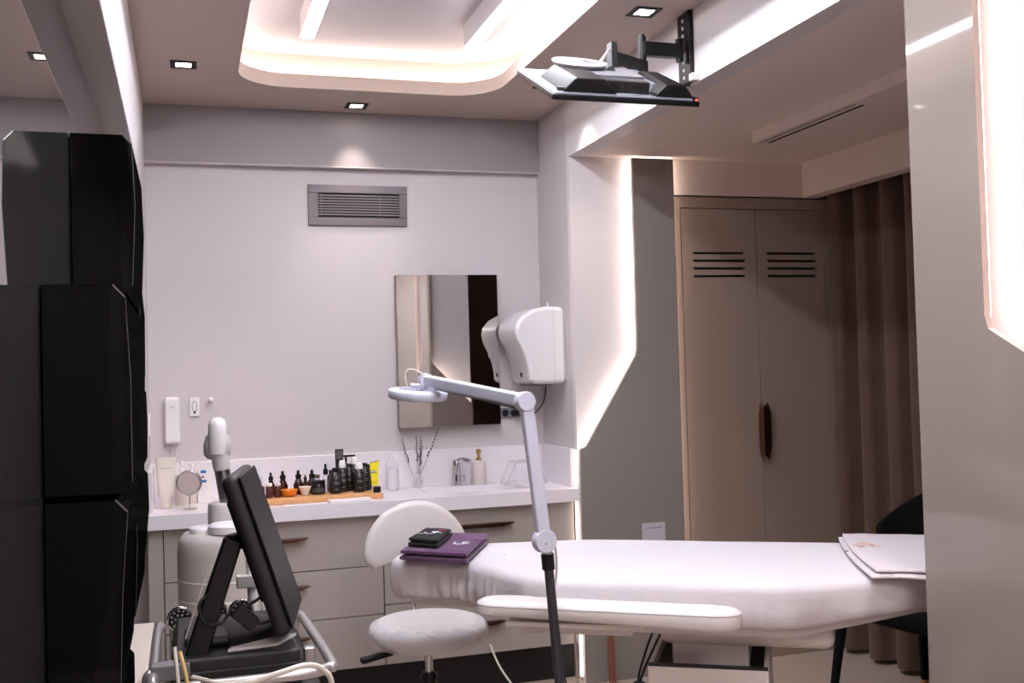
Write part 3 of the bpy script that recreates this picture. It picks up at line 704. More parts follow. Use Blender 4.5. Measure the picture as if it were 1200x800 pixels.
b2.build('speaker_bulge', BLACK, t, bevel=.004)
b2 = MB(TVM); frustum(b2, .32, .45, .006, l * .62, .024, .060, .035, .004)
b2.build('speaker_bulge', BLACK, t, bevel=.004)
b3 = MB(TVM); frustum(b3, .10, .40, .05, l * .9, .024, .05, .02, .02); b3.build('electronics_bulge', TVBACK, t, bevel=.004)
b4 = MB(TVM).box(.17, .31, .03, .06, .024, .058); b4.build('port_panel', DGREY, t, bevel=.001)
b5 = MB(TVM).box(.18, .215, .0285, .031, .034, .052).lathe([(.005, 0), (.005, .002)], (.235, .0295, .044), (0, -1, 0), seg=12).lathe([(.006, 0), (.006, .002)], (.26, .0295, .044), (0, -1, 0), seg=12).lathe([(.006, 0), (.006, .002)], (.28, .0295, .044), (0, -1, 0), seg=12)
b5.build('port', BLACKM, t)
MB(TVM).box(.445, .458, -.004, .01, .012, .03).build('sensor_block', BLACK, t)
MB(TVM).lathe([(.0035, 0), (.0035, .001)], (.452, -.004, .022), (0, -1, 0), seg=12).build('standby_light', E_RED, t)
MB(TVM).box(.02, .04, .015, .03, .024, .034).box(.10, .12, .1, .115, .05, .06).build('bracket_foot', DGREY, t)
# adapter plate on tv
ap = MB(TVM); ap.prism([(.17, .12, .052), (.33, .12, .052), (.33, .30, .052), (.17, .30, .052)], (0, 0, 0), (0, 0, .006)); ap.build('mount_plate', MGREY, BP)
MB().tube([TVM @ V((.25, .2, .058)), (1.30, 3.02, 2.27), (1.318, 3.03, 2.285)], .014, seg=10, smooth=0).build('tilt_arm', DGREY, BP)
MDM = empty('set_top_box', (1.12, 3.0, 2.24), 'pale oval set-top device with aerial lying on the television back', 'set-top box')
rr = [(.145 + .085 * math.cos(a) * (1 + .15 * math.cos(a)), .23 + .06 * math.sin(a), .064) for a in [2 * pi * k / 28 for k in range(28)]]
MB(TVM).prism(rr, (0, 0, 0), (0, 0, .007)).build('box_body', MGREY, MDM)
MB(TVM).tube([(a, b, .0725) for a, b, c in rr], .0035, seg=6, smooth=0, closed=True).build('rim', WPL, MDM, smooth=True)
MB(TVM).cyl((.2, .2, .07), (.22, .18, .115), .0022).build('aerial', WPL, MDM)
cb = [([(1.33, 3.0, 2.25), (1.38, 2.98, 2.205), (1.42, 3.0, 2.245), (1.47, 3.02, 2.225), (1.50, 3.04, 2.195)], 'black cable looping over the end of the television', BLACK),
      ([(1.36, 3.02, 2.24), (1.41, 2.97, 2.225), (1.45, 3.0, 2.26), (1.50, 3.05, 2.25), (1.60, 3.07, 2.262)], 'black cable running from television to the beam', BLACK),
      ([(1.30, 3.0, 2.26), (1.36, 2.95, 2.22), (1.43, 2.95, 2.22), (1.47, 2.93, 2.17)], 'black cable drooping behind the television ports', BLACKM),
      ([(1.14, 3.0, 2.265), (1.20, 3.0, 2.30), (1.26, 3.02, 2.30), (1.30, 3.03, 2.35), (1.33, 3.04, 2.36)], 'grey cable curling round the bracket head', LGREY)]
for pts, l_, m_ in cb:
    o = MB().tube(pts, .0032, seg=8).build('tv_cable', m_, smooth=True); at0(o, pts[0]); tag(o, l_, 'cable', 'cables behind the television')
o = MB().box(1.597, 1.6215, 3.045, 3.072, 2.275, 2.30).build('wall_outlet', WPL, bevel=.003); at0(o, (1.61, 3.06, 2.275)); tag(o, 'small white outlet on the beam by the bracket plate', 'outlet')

# ------------------------------------------------------------------ treatment bed
A = math.atan2(-.53, .848)
BM = Matrix.Rotation(A, 4, 'Z')       # local x = along bed (foot +), local y = across (far +)
BC = BM @ V((-.2, 2.93, 0))
bed = empty('treatment_bed', BC, 'white electric treatment bed with padded armrest and column base', 'treatment bed')
v0, v1 = 2.615, 3.245; vc = (v0 + v1) / 2
def bed_outline(inset=0, n=8):
    """rounded outline: narrow head at -u, full width body"""
    P = [(.50, v1), (-.62, v1), (-.88, v1 - .09), (-1.13, v1 - .14), (-1.13, v0 + .235), (-.885, v0 + .21), (-.66, v0 + .0), (-.02, v0), (.17, v0 + .07), (.50, v0 + .235), (.60, v0 + .33), (.60, v1 - .10)]
    C = (-.2, vc)
    out = []
    m = len(P)
    for i in range(m):
        a, b, c = V(P[i - 1]), V(P[i]), V(P[(i + 1) % m])
        r = .05
        p = b + (a - b).normalized() * r; q = b + (c - b).normalized() * r
        for k in range(n + 1):
            s = k / n; out.append(tuple(p * (1 - s) ** 2 + b * 2 * s * (1 - s) + q * s * s))
    return out
def resample(P, n):
    L = [0]
    for i in range(len(P)): L.append(L[-1] + (V(P[(i + 1) % len(P)]) - V(P[i])).length)
    T = L[-1]; out = []; j = 0
    for k in range(n):
        s = T * k / n
        while L[j + 1] < s: j += 1
        f = (s - L[j]) / max(1e-9, L[j + 1] - L[j]); out.append(V(P[j]).lerp(V(P[(j + 1) % len(P)]), f))
    return out
OUT = resample(bed_outline(), 420)
def offset(P, d):
    n = len(P); out = []
    for i in range(n):
        t_ = (P[(i + 1) % n] - P[i - 1]).normalized(); nrm = V((t_.y, -t_.x)); out.append(P[i] + nrm * d)
    return out
cx_ = sum((p.x for p in OUT)) / len(OUT)
test = offset(OUT, .01)
SGN = 1 if (test[0] - V((cx_, vc))).length > (OUT[0] - V((cx_, vc))).length else -1
def ringmesh(rows, M, cap0=True, cap1=True):
    n = len(rows[0]); vs = [p for r in rows for p in r]
    fs = [(i * n + k, i * n + (k + 1) % n, (i + 1) * n + (k + 1) % n, (i + 1) * n + k) for i in range(len(rows) - 1) for k in range(n)]
    if cap0: fs.append(tuple(range(n)))
    if cap1: fs.append(tuple((len(rows) - 1) * n + k for k in range(n)))
    return MB(M).add(vs, fs)
def zk(u, z, k1=.72): return .812 - (.812 - z) * (1 - (1 - k1) * max(0, min(1, (u - .0) / .3)))
def ring(d, z): return [(p.x, p.y, zk(p.x, z)) for p in offset(OUT, SGN * d)]
def topz(u): return .81 + (.0 if u > -.6 else 0)
ringmesh([ring(-.03, .715), ring(-.012, .72), ring(-.006, .74), ring(-.006, .785), ring(-.016, .803), ring(-.035, .808)], BM).build('mattress', VINYL, bed, smooth=True)
ringmesh([ring(-.07, .675), ring(-.05, .675), ring(-.05, .714)], BM).build('frame', WPL2, bed)
MB(BM).box(-.345, .10, 2.765, 3.10, .618, .676).build('actuator_housing', WPL2, bed, bevel=.028, seg=4)
MB(BM).box(-.312, -.115, 2.79, 3.06, .50, .62).build('column', WPL2, bed, bevel=.004)
ib = MB(BM)
u0, u1, q0, q1, zt = -.365, -.065, 2.69, 3.16, .59
ib.box(u0, u1, q0, q0 + .012, .0, zt).box(u0, u1, q1 - .012, q1, 0, zt).box(u0, u0 + .012, q0 + .012, q1 - .012, 0, zt).box(u1 - .012, u1, q0 + .012, q1 - .012, 0, zt)
ib.build('pedestal_shell', WPL2, bed, bevel=.002)
MB(BM).box(u0 + .012, u1 - .012, q0 + .012, q1 - .012, .02, zt - .03).build('pedestal_core', BLACKM, bed)
MB(BM).box(u0 + .001, u1 - .001, q0 - .001, q0 + .011, zt - .006, zt + .001).build('pedestal_rim', DGREY, bed)
# armrest
arm_pts = []
ua0, ua1, va0, va1 = -.78, -.120, 2.525, 2.63
for k in range(13):
    a = -pi / 2 + pi * k / 12; arm_pts.append((ua1 - .0715 + .055 * math.cos(a) * 1.3, (va0 + va1) / 2 + .055 * math.sin(a)))
for k in range(13):
    a = pi / 2 + pi * k / 12; arm_pts.append((ua0 + .06 + .06 * math.cos(a), (va0 + va1) / 2 + .055 * math.sin(a)))
def aring(s, z):
    c = V(((ua0 + ua1) / 2, (va0 + va1) / 2)); h = (va1 - va0) / 2
    out = []
    for x, y in arm_pts:
        dx = x - c.x; dy = y - c.y; L = (ua1 - ua0) / 2
        k = (x - c.x) / L; out.append((c.x + dx * (L - s) / L, c.y + dy * (h - s) / h, z - .010 * max(0, k) + (max(0, .745 - z) * .75 * max(0, -k))))
    return out
ar = ringmesh([aring(.02, .722), aring(.004, .725), aring(.0, .732), aring(.0, .757), aring(.003, .765), aring(.012, .770), aring(.03, .771)], BM).build('armrest', VINYL, bed, smooth=True)
MB(BM).tube([(x, y, z) for x, y, z in aring(.001, .761)], .0018, seg=6, smooth=0, closed=True).build('piping', LGREY, ar)
MB(BM).box(-.70, -.36, 2.55, 2.68, .707, .7195).build('armrest_bracket', WPL2, bed, bevel=.002)
MB(BM).box(-.70, -.40, 2.68, 2.80, .66, .7195).build('armrest_support', WPL2, bed)

# disposable sheet
def sheet():
    n = len(OUT); rows = []
    def row(f, z, wr=0, tuck=0):
        r = []
        base = offset(OUT, SGN * f)
        for i, p in enumerate(base):
            a = noise.noise(V((OUT[i].x * 9, OUT[i].y * 9, z * 2))) + .6 * noise.noise(V((OUT[i].x * 30, OUT[i].y * 30, z * 5)))
            d = (p - OUT[i])
            gat = noise.noise(V((OUT[i].x * 55, OUT[i].y * 55, z * 3))) * max(0, min(1, (-.5 - OUT[i].x) / .2)); o2 = offset_n[i] * ((a + 1.1 * gat) * wr)
            hd = max(0, min(1, (-.55 - OUT[i].x) / .25))
            r.append((p.x + o2.x, p.y + o2.y, zk(p.x, z + tuck * a, .70)))
        return r
    tn = offset(OUT, SGN * 1.0); offset_n = [tn[i] - OUT[i] for i in range(n)]
    # inner top
    def inner(s):
        r = []
        for i, p in enumerate(OUT):
            q = V((max(-1.0, min(.45, p.x)), vc + (.02 if p.x < -.8 else 0)))
            g = offset(OUT, SGN * -.02)[i] if False else p - offset_n[i] * .022
            m_ = q.lerp(g, s)
            z = .8135 + .0018 * noise.noise(V((m_.x * 5, m_.y * 16, 0)))
            r.append((m_.x, m_.y, z))
        return r
    for s in (.02, .2, .4, .6, .8, .93, 1): rows.append(inner(s))
    rows.append(row(-.012, .811, .001)); rows.append(row(-.001, .803, .002)); rows.append(row(.003, .79, .003))
    rows.append(row(.004, .772, .004)); rows.append(row(.006, .752, .009)); rows.append(row(.005, .732, .013)); rows.append(row(.000, .715, .015, .004)); rows.append(row(-.008, .702, .016, .008))
    return ringmesh(rows, BM, True, False)
o = sheet().build('bed_sheet', SHEET, smooth=True); at0(o, (BC.x, BC.y, .813))
s_ = o.modifiers.new('sol', 'SOLIDIFY'); s_.thickness = .001; s_.offset = 1
tag(o, 'white disposable fitted sheet stretched over the treatment bed', 'bed sheet')

# towels
def folded(name, quad, z0, h, m, layers=2, sag=0):
    """quad local uv corners ordered; rounded folded towel made of stacked layers"""
    objs = []
    mb = MB(BM); n = 16
    q = [V(p) for p in quad]
    th = h / layers
    for L in range(layers):
        ins = .004 * L * (1 if L % 2 else .5)
        vs = []
        for zz, sh in ((0, .004), (.25, 0), (.75, 0), (1, .004)):
            for i in range(n + 1):
                for j in range(n + 1):
                    s, t_ = i / n, j / n
                    p = q[0].lerp(q[1], s).lerp(q[3].lerp(q[2], s), t_)
                    c = (q[0] + q[1] + q[2] + q[3]) / 4
                    e = max(abs(s - .5), abs(t_ - .5)) * 2
                    p2 = c.lerp(p, 1 - (ins + sh * (e > .9)) / max(.05, (p - c).length + 1e-6)) if (p - c).length > .02 else p
                    zoff = z0 + L * th + zz * th * .97 - (.25 * th if (e > .9 and zz == 1) else 0) + (.25 * th if (e > .9 and zz == 0) else 0)
                    zoff += .0015 * noise.noise(V((p.x * 30, p.y * 30, L)))
                    vs.append((p2.x, p2.y, zoff))
        N = (n + 1) ** 2
        fs = []
        for layer, flip in ((0, 1), (3, 0)):
            for i in range(n):
                for j in range(n):
                    a = layer * N + i * (n + 1) + j; fs.append((a, a + 1, a + n + 2, a + n + 1))
        ed = [i * (n + 1) for i in range(n + 1)] + [n * (n + 1) + j for j in range(1, n + 1)] + [i * (n + 1) + n for i in range(n - 1, -1, -1)] + [j for j in range(n - 1, 0, -1)]
        for lay in range(3):
            for k in range(len(ed)):
                a, b = ed[k], ed[(k + 1) % len(ed)]; fs.append((lay * N + a, lay * N + b, (lay + 1) * N + b, (lay + 1) * N + a))
        mb.add(vs, fs)
    return mb
c3 = lambda u, v, z: BM @ V((u, v, z))
tw = empty('purple_towel', c3(-.98, 2.95, .816), 'purple folded towel with white embroidered letters on the bed head', 'towel')
folded('t', [(-1.075, 2.80), (-.865, 2.765), (-.90, 3.11), (-1.10, 3.13)], .817, .034, PURPLE, 2).build('folded_cloth', PURPLE, tw, smooth=True)
def txm(u, v, z, rot=0, sx=1, sy=1): return BM @ Matrix.Translation((u, v, z)) @ Matrix.Rotation(rot, 4, 'Z') @ Matrix.Diagonal((sx, sy, 1, 1))
text('lettering', 'LE', .05, txm(-.922, 2.895, .8538, .15), TEXTW, tw)
text('small_lettering', 'SFi', .018, txm(-.918, 2.875, .8538, .15), TEXTW, tw)
text('script_mark', 'Z8', .026, txm(-.885, 2.95, .8538, .1), TEXTV, tw)
tb = empty('black_towel', c3(-1.0, 2.92, .852), 'small black folded towel with white script on the purple towel', 'towel')
folded('t', [(-1.062, 2.835), (-.962, 2.805), (-.985, 3.01), (-1.075, 3.03)], .853, .026, BTOWEL, 2).build('folded_cloth', BTOWEL, tb, smooth=True)
text('script', 'LR', .046, txm(-1.010, 2.905, .8816, .55), TEXTW, tb)
text('script_tail', '~', .05, txm(-1.035, 2.89, .8816, .6), TEXTW, tb)
text('red_script', 'C', .034, txm(-.995, 2.945, .8816, .5), TEXTR, tb)
# white towel at the foot, folded over the near edge
def foot_towel(z0, dv, du):
    mb = MB(BM); n = 20; mrow = 26; vs = []
    for i in range(n + 1):
        for j in range(mrow + 1):
            s = i / n; d = j / mrow
            v = 3.235 - d * (.60 - dv - .10 * s + .20 * max(0, s - .15))
            u = .135 + du + s * .42 + .05 * d * d
            z = z0
            e = v0 - .006 - v
            if e > -.02:
                z = z0 - max(0, e + .02) * .95; v = v0 - .010 - .012 * min(1, max(0, e) * 10) - .004 * math.sin(u * 40)
                z += .006 * math.sin(u * 25)
            z += .002 * noise.noise(V((u * 12, v * 12, z0)))
            vs.append((u, v, z))
    N = mrow + 1
    return mb.add(vs, [(i * N + j, i * N + j + 1, (i + 1) * N + j + 1, (i + 1) * N + j) for i in range(n) for j in range(mrow)])
tf = empty('white_towel', c3(.35, 2.93, .816), 'white folded towel with peach embroidery across the bed foot', 'towel')
o = foot_towel(.824, .02, 0).build('lower_layer', WTOWEL, tf, smooth=True); m_ = o.modifiers.new('s', 'SOLIDIFY'); m_.thickness = .006; m_.offset = 1
o = foot_towel(.834, .05, .012).build('upper_layer', WTOWEL, tf, smooth=True); m_ = o.modifiers.new('s', 'SOLIDIFY'); m_.thickness = .006; m_.offset = 1
text('embroidery', 'BERS', .036, txm(.205, 3.04, .842, -1.0), TEXTP, tf)
text('embroidery_small', 'SiZi', .028, txm(.178, 3.02, .842, -1.0), TEXTP, tf)
o = MB(BM).box(.140, .150, 2.99, 3.005, .8305, .8318).build('towel_tag', MGREY, tf)

# ------------------------------------------------------------------ stool
sx, sy = .765, 3.47
st = empty('swivel_stool', (sx, sy, 0), 'white swivel stool with half-moon backrest and chrome column', 'stool')
MB().lathe([(.0, .452), (.15, .452), (.182, .458), (.195, .472), (.197, .492), (.190, .508), (.165, .518), (.09, .523), (.0, .524)], (sx, sy, 0), seg=48).build('seat', VINYL, st, smooth=True)
mbp = MB(); seg = 72; vs = []
prof = [(.165, .5185), (.192, .510), (.200, .495), (.201, .480), (.198, .462), (.192, .450)]
for r, z in prof:
    for k in range(seg):
        a = 2 * pi * k / seg; rr_ = r + .0025 * noise.noise(V((math.cos(a) * 6, math.sin(a) * 6, z * 60))) + .002; vs.append((sx + rr_ * math.cos(a), sy + rr_ * math.sin(a), z + .002 * noise.noise(V((a * 5, z * 40, 1)))))
fs = [(i * seg + k, i * seg + (k + 1) % seg, (i + 1) * seg + (k + 1) % seg, (i + 1) * seg + k) for i in range(len(prof) - 1) for k in range(seg)]
mbp.add(vs, fs).build('plastic_cover', PLAST, st, smooth=True)
MB().lathe([(.045, .44), (.05, .452)], (sx, sy, 0)).lathe([(.022, .415), (.045, .44)], (sx, sy, 0)).build('seat_plate', BLACK, st, smooth=True)
MB().cyl((sx, sy, .30), (sx, sy, .42), .014).build('gas_piston', CHROME, st, smooth=True)
MB().cyl((sx, sy, .10), (sx, sy, .335), .026).lathe([(.03, .325), (.022, .345)], (sx, sy, 0)).build('column_sleeve', BLACK, st, smooth=True)
lv = MB().cyl((sx - .03, sy, .442), (sx - .13, sy - .02, .425), .004).build('lever_rod', BLACK, st)
MB(Matrix.Translation((sx - .18, sy - .03, .418)) @ Matrix.Rotation(.2, 4, 'Z') @ Matrix.Rotation(-.12, 4, 'Y')).box(-.055, .055, -.016, .016, -.006, .012).build('lever_paddle', BLACK, lv, bevel=.006, seg=3)
for k in range(5):
    a = 2 * pi * k / 5 + .3; c, s = math.cos(a), math.sin(a)
    lg = MB().tube([(sx + .02 * c, sy + .02 * s, .10), (sx + .14 * c, sy + .14 * s, .085), (sx + .25 * c, sy + .25 * s, .07)], .013).build('base_leg', CHROME, st, smooth=True)
    MB().cyl((sx + .25 * c - .012 * s, sy + .25 * s + .012 * c, .028), (sx + .25 * c + .012 * s, sy + .25 * s - .012 * c, .028), .0275).cyl((sx + .25 * c, sy + .25 * s, .03), (sx + .25 * c, sy + .25 * s, .07), .006).build('caster', BLACK, lg, smooth=True)
# backrest: half-moon pad, curved
by = 3.685
def pad():
    n = 28; F = []; Bk = []
    cx0, z0_, rx, rz = .783, .70, .190, .185
    base = []
    for k in range(n + 1):
        a = pi * k / n; base.append((rx * math.cos(a), rz * math.sin(a)))
    base += [(-rx * .97, -.02), (-rx * .85, -.045), (-rx * .5, -.03), (rx * .5, -.03), (rx * .85, -.045), (rx * .97, -.02)]
    vs = []
    rings = [(.86, -.022), (.95, -.019), (1.0, -.008), (1.0, .008), (.95, .019), (.86, .022)]
    cen = (0, .06)
    for s, d in rings:
        for x, z in base:
            X = cen[0] + (x - cen[0]) * s; Z = cen[1] + (z - cen[1]) * s
            Y = by + d + .35 * X * X * -1 + .04
            vs.append((cx0 + X, Y, z0_ + Z))
    m = len(base)
    fs = [(i * m + k, i * m + (k + 1) % m, (i + 1) * m + (k + 1) % m, (i + 1) * m + k) for i in range(len(rings) - 1) for k in range(m)]
    # centre fans
    vs.append((cx0, by - .022 + .04, z0_ + .06)); vs.append((cx0, by + .022 + .04, z0_ + .06))
    fs += [(k, (k + 1) % m, len(vs) - 2) for k in range(m)] + [(5 * m + k, 5 * m + (k + 1) % m, len(vs) - 1) for k in range(m)]
    return MB().add(vs, fs)
pb = pad().build('backrest', VINYL, st, smooth=True)
MB().tube([(sx, sy + .03, .445), (sx + .005, sy + .16, .43), (.783, by + .10, .52), (.783, by + .075, .70)], .010).build('backrest_bar', CHROME, st, smooth=True)

# ------------------------------------------------------------------ magnifying lamp
lp = V((.835, 2.36, 0))
ml = empty('magnifier_lamp', (.85, 2.36, 0), 'white articulated magnifying lamp on a dark floor pole', 'magnifier lamp')
MB().lathe([(.16, 0), (.16, .02), (.05, .035), (.02, .05)], (.875, 2.36, 0)).build('base', DGREY, ml, smooth=True)
MB().cyl((.875, 2.36, .04), (.8145, 2.36, .905), .0125, .0115).build('pole', POLE, ml, smooth=True)
MB().cyl((.8165, 2.36, .875), (.8140, 2.36, .912), .0155).build('pole_collar', BLACK, ml, smooth=True)
j1 = V((.802, 2.345, .945)); j2 = V((.772, 2.36, 1.268)); j3 = V((.655, 2.90, 1.325))
MB().lathe([(.026, -.014), (.028, -.010), (.028, .010), (.026, .014)], j1, (.1, -1, .05), seg=28).build('lower_joint', LAMPW, ml, smooth=True)
MB().cyl((.8145, 2.36, .905), (.811, 2.352, .94), .012).lathe([(.0035, 0), (.0035, .002)], j1 + V((0, -.0145, -.004)), (0, -1, 0), seg=8).build('joint_neck', LGREY, ml, smooth=True)
def bar(p, q, w, h, wq=None):
    p, q = V(p), V(q); z = (q - p).normalized(); wq = wq or w
    x = z.cross(V((0, 1, 0)) if abs(z.y) < .7 else V((0, 0, 1))).normalized(); y = z.cross(x)
    vs = []
    for c, ww in ((p, w), (q, wq)):
        for a, b in ((-1, -1), (1, -1), (1, 1), (-1, 1)): vs.append(c + x * a * ww + y * b * h)
    return MB().add(vs, [(0, 1, 2, 3), (4, 5, 6, 7), (0, 1, 5, 4), (1, 2, 6, 5), (2, 3, 7, 6), (3, 0, 4, 7)])
bar(j1, j2, .016, .013, .015).build('lower_arm', LAMPW, ml, bevel=.005)
MB().lathe([(.022, -.016), (.024, -.010), (.024, .010), (.022, .016)], j2 + V((-.004, 0, .006)), (.1, -1, .05), seg=28).build('elbow_joint', LAMPW, ml, smooth=True)
bar(j2 + V((-.004, 0, .008)), j3, .013, .0155, .0155).build('upper_arm', LAMPW, ml, bevel=.005)
bar(j2.lerp(j3, .06) + V((0, 0, -.010)), j2.lerp(j3, .9) + V((0, 0, -.012)), .004, .007, .004).build('arm_slot', MGREY, ml)
MB().lathe([(.020, -.014), (.022, 0), (.020, .014)], j3 + V((-.004, 0, 0)), (.1, -1, .05), seg=24).build('head_joint', LAMPW, ml, smooth=True)
hc = V((.628, 2.90, 1.288))
MB().cyl(j3 + V((-.008, 0, -.004)), hc + V((.0, 0, .012)), .008).ball(hc + V((.01, 0, .02)), .012).cyl(hc + V((-.02, 0, .026)), hc + V((.03, -.01, .022)), .006).build('head_knuckle', LAMPW, ml, smooth=True)
hx = V((.06, -.10, 1))
hd = MB().lathe([(.055, -.014), (.078, -.014), (.083, -.010), (.084, .008), (.080, .012), (.055, .014), (.055, -.014)], hc, hx, seg=48, cap=False).build('lamp_head', LAMPW, ml, smooth=True)
MB().lathe([(.055, -.002), (.055, .003)], hc, hx, seg=40).build('lens', CLEAR, hd, smooth=True)
MB().tube([j3 + V((0, -.01, .01)), j3 + V((-.03, 0, .03)), j3 + V((-.055, .0, .032)), hc + V((-.035, 0, .05)), hc + V((-.03, 0, .018))], .0022).build('head_cable', CABLE, ml, smooth=True)
MB().tube([(.828, 2.35, .95), (.836, 2.36, .90), (.836, 2.37, .84), (.822, 2.38, .80)], .0024).build('pole_cable', CABLE, ml, smooth=True)

# ------------------------------------------------------------------ facial steamer
fs_ = empty('facial_steamer', (.118, 3.47, 0), 'grey round bodied facial steamer with chrome neck and white nozzle head', 'facial steamer')
MB().lathe([(.14, .18), (.148, .20), (.150, .80), (.146, .84), (.130, .862), (.09, .868), (0, .870)], (.118, 3.47, 0), seg=56).build('body', mat('steamer_body', rgb(196, 188, 184), .3), fs_, smooth=True)
MB().lathe([(.1505, .66), (.1512, .662), (.1512, .664), (.1505, .666)], (.118, 3.47, 0), seg=56, cap=False).lathe([(.1505, .72), (.1512, .722), (.1512, .724), (.1505, .726)], (.118, 3.47, 0), seg=56, cap=False).build('body_seam', WPL, fs_)
MB().lathe([(.12, .03), (.14, .05), (.14, .18)], (.118, 3.47, 0), seg=40).build('base', MGREY, fs_, smooth=True)
MB().lathe([(.068, .868), (.070, .872), (.070, .935), (.066, .942), (.0, .944)], (.135, 3.56, 0), seg=40).build('water_tank', WPL2, fs_, smooth=True)
cp = MB(); vs = []; seg = 60
for r, z in ((.062, .868), (.062, .890), (.055, .896), (.035, .896)):
    for k in range(seg): vs.append((.125 + (r + (.0015 if k % 4 < 2 and z < .893 else 0)) * math.cos(2 * pi * k / seg) * 1.0, 3.40 + r * math.sin(2 * pi * k / seg), z))
fsx = [(i * seg + k, i * seg + (k + 1) % seg, (i + 1) * seg + (k + 1) % seg, (i + 1) * seg + k) for i in range(3) for k in range(seg)] + [tuple(3 * seg + k for k in range(seg))]
cp.add(vs, fsx).build('filler_cap', WPL, fs_)
MB().lathe([(.05, .866), (.05, .878), (.046, .882)], (.055, 3.46, 0), seg=36).build('lid', WPL, fs_, smooth=True)
MB().cyl((.128, 3.56, .94), (.100, 3.56, 1.14), .025, .025, 24).build('chrome_neck', STEEL, fs_, smooth=True)
MB().cyl((.112, 3.55, 1.05), (.104, 3.55, 1.105), .0265, .028, 24).build('neck_collar', LGREY, fs_, smooth=True)
MB().lathe([(.026, 0), (.028, .01), (.029, .09), (.024, .108), (.012, .116), (0, .118)], (.097, 3.54, 1.105), (.03, -.12, 1), seg=28).build('nozzle_head', WPL, fs_, smooth=True)
MB().lathe([(.03, 0), (.042, .012), (.044, .045), (.036, .075), (.03, .078)], (.098, 3.565, 1.085), (.02, 0, 1), seg=28).build('head_shroud', LGREY, fs_, smooth=True)
for k in range(4):
    a = pi / 4 + pi / 2 * k; c, s = math.cos(a), math.sin(a)
    MB().cyl((.118 + .12 * c - .01 * s, 3.47 + .12 * s + .01 * c, .022), (.118 + .12 * c + .01 * s, 3.47 + .12 * s - .01 * c, .022), .0215).build('caster', BLACK, fs_, smooth=True)

# ------------------------------------------------------------------ trolley, console and monitor
tr = empty('equipment_trolley', (.1, 2.35, 0), 'silver tube framed trolley carrying the black console', 'trolley')
zs = .765
MB().tube([(-.062, 2.62, zs), (-.068, 2.56, zs + .012), (-.068, 2.20, zs + .012), (-.062, 2.12, zs), (.02, 2.105, zs), (.20, 2.105, zs), (.262, 2.13, zs), (.275, 2.19, zs), (.262, 2.62, zs)], .011).build('handle_rail', SILV, tr, smooth=True)
MB().box(-.045, -.020, 2.30, 2.325, .02 + .04, zs + .0).box(.235, .258, 2.30, 2.325, .06, zs).box(-.045, -.02, 2.62, 2.645, .06, zs).box(.235, .258, 2.62, 2.645, .06, zs).build('uprights', SILV, tr, bevel=.003)
MB().box(-.072, .0, 2.16, 2.20, zs + .0, zs + .03).build('corner_bracket', MGREY, tr, bevel=.002)
MB().tube([(-.070, 2.18, zs + .01), (-.082, 2.17, zs - .02), (-.084, 2.17, .45), (-.084, 2.17, .12)], .010).build('side_tube', SILV, tr, smooth=True)
MB().box(-.04, .25, 2.14, 2.64, zs - .045, zs - .03).build('upper_shelf', BLACK, tr, bevel=.003)
MB().box(-.04, .25, 2.30, 2.64, .20, .215).build('lower_shelf', BLACK, tr, bevel=.003)
for x, y in ((-.032, 2.31), (.247, 2.31), (-.032, 2.63), (.247, 2.63)):
    MB().cyl((x - .01, y, .032), (x + .01, y, .032), .0315).cyl((x, y, .03), (x, y, .065), .006).build('caster', BLACK, tr, smooth=True)

co = empty('skin_device_console', (.1, 2.35, .74), 'low black treatment device console with rounded top on the trolley', 'device console')
MB().prism([(-.03, 2.17, 0), (.215, 2.17, 0), (.205, 2.56, 0), (-.03, 2.56, 0)], (0, 0, .7365), (0, 0, .800)).build('housing', DGREY, co, bevel=.008, seg=3)
MB().box(-.035, .218, 2.165, 2.56, .7362, .775).build('base_tray', BLACKM, co, bevel=.004)
MB().ball((.115, 2.36, .800), .082, sc=(1.05, 1.5, .34), seg=32).build('rounded_top', DGREY, co, smooth=True)
MB().box(-.01, .08, 2.24, 2.36, .801, .822).build('latch_block', DGREY, co, bevel=.009, seg=3)
MB().box(-.0, .045, 2.238, 2.245, .806, .816).build('slot', BLACKM, co, bevel=.002)
o = MB(Matrix.Translation((.13, 2.20, .803)) @ Matrix.Rotation(.15, 4, 'Z')).prism([(-.06, -.01, 0), (.04, -.012, 0), (.085, .012, .01), (.06, .02, .008), (-.05, .008, 0)], (0, 0, 0), (0, 0, .006)).build('white_spatula', LGREY, bevel=.001); at0(o, (.13, 2.2, .803)); tag(o, 'pale slim spatula lying on the console', 'spatula')

mo = empty('device_monitor', (.06, 2.25, .80), 'black tilted monitor on an angled stand arm, seen edge-on', 'monitor')
sm = bar((.010, 2.22, .790), (.090, 2.235, 1.02), .022, .018, .019); sm.build('stand_arm', BLACK, mo, bevel=.005)
bar((.082, 2.235, 1.012), (.122, 2.25, 1.018), .016, .018).build('neck_bracket', BLACK, mo, bevel=.004)
MB(Matrix.Translation((.004, 2.20, .80)) @ Matrix.Rotation(.33, 4, 'Y')).box(-.0235, -.021, -.004, .004, .03, .20).build('arm_trim', LGREY, mo)
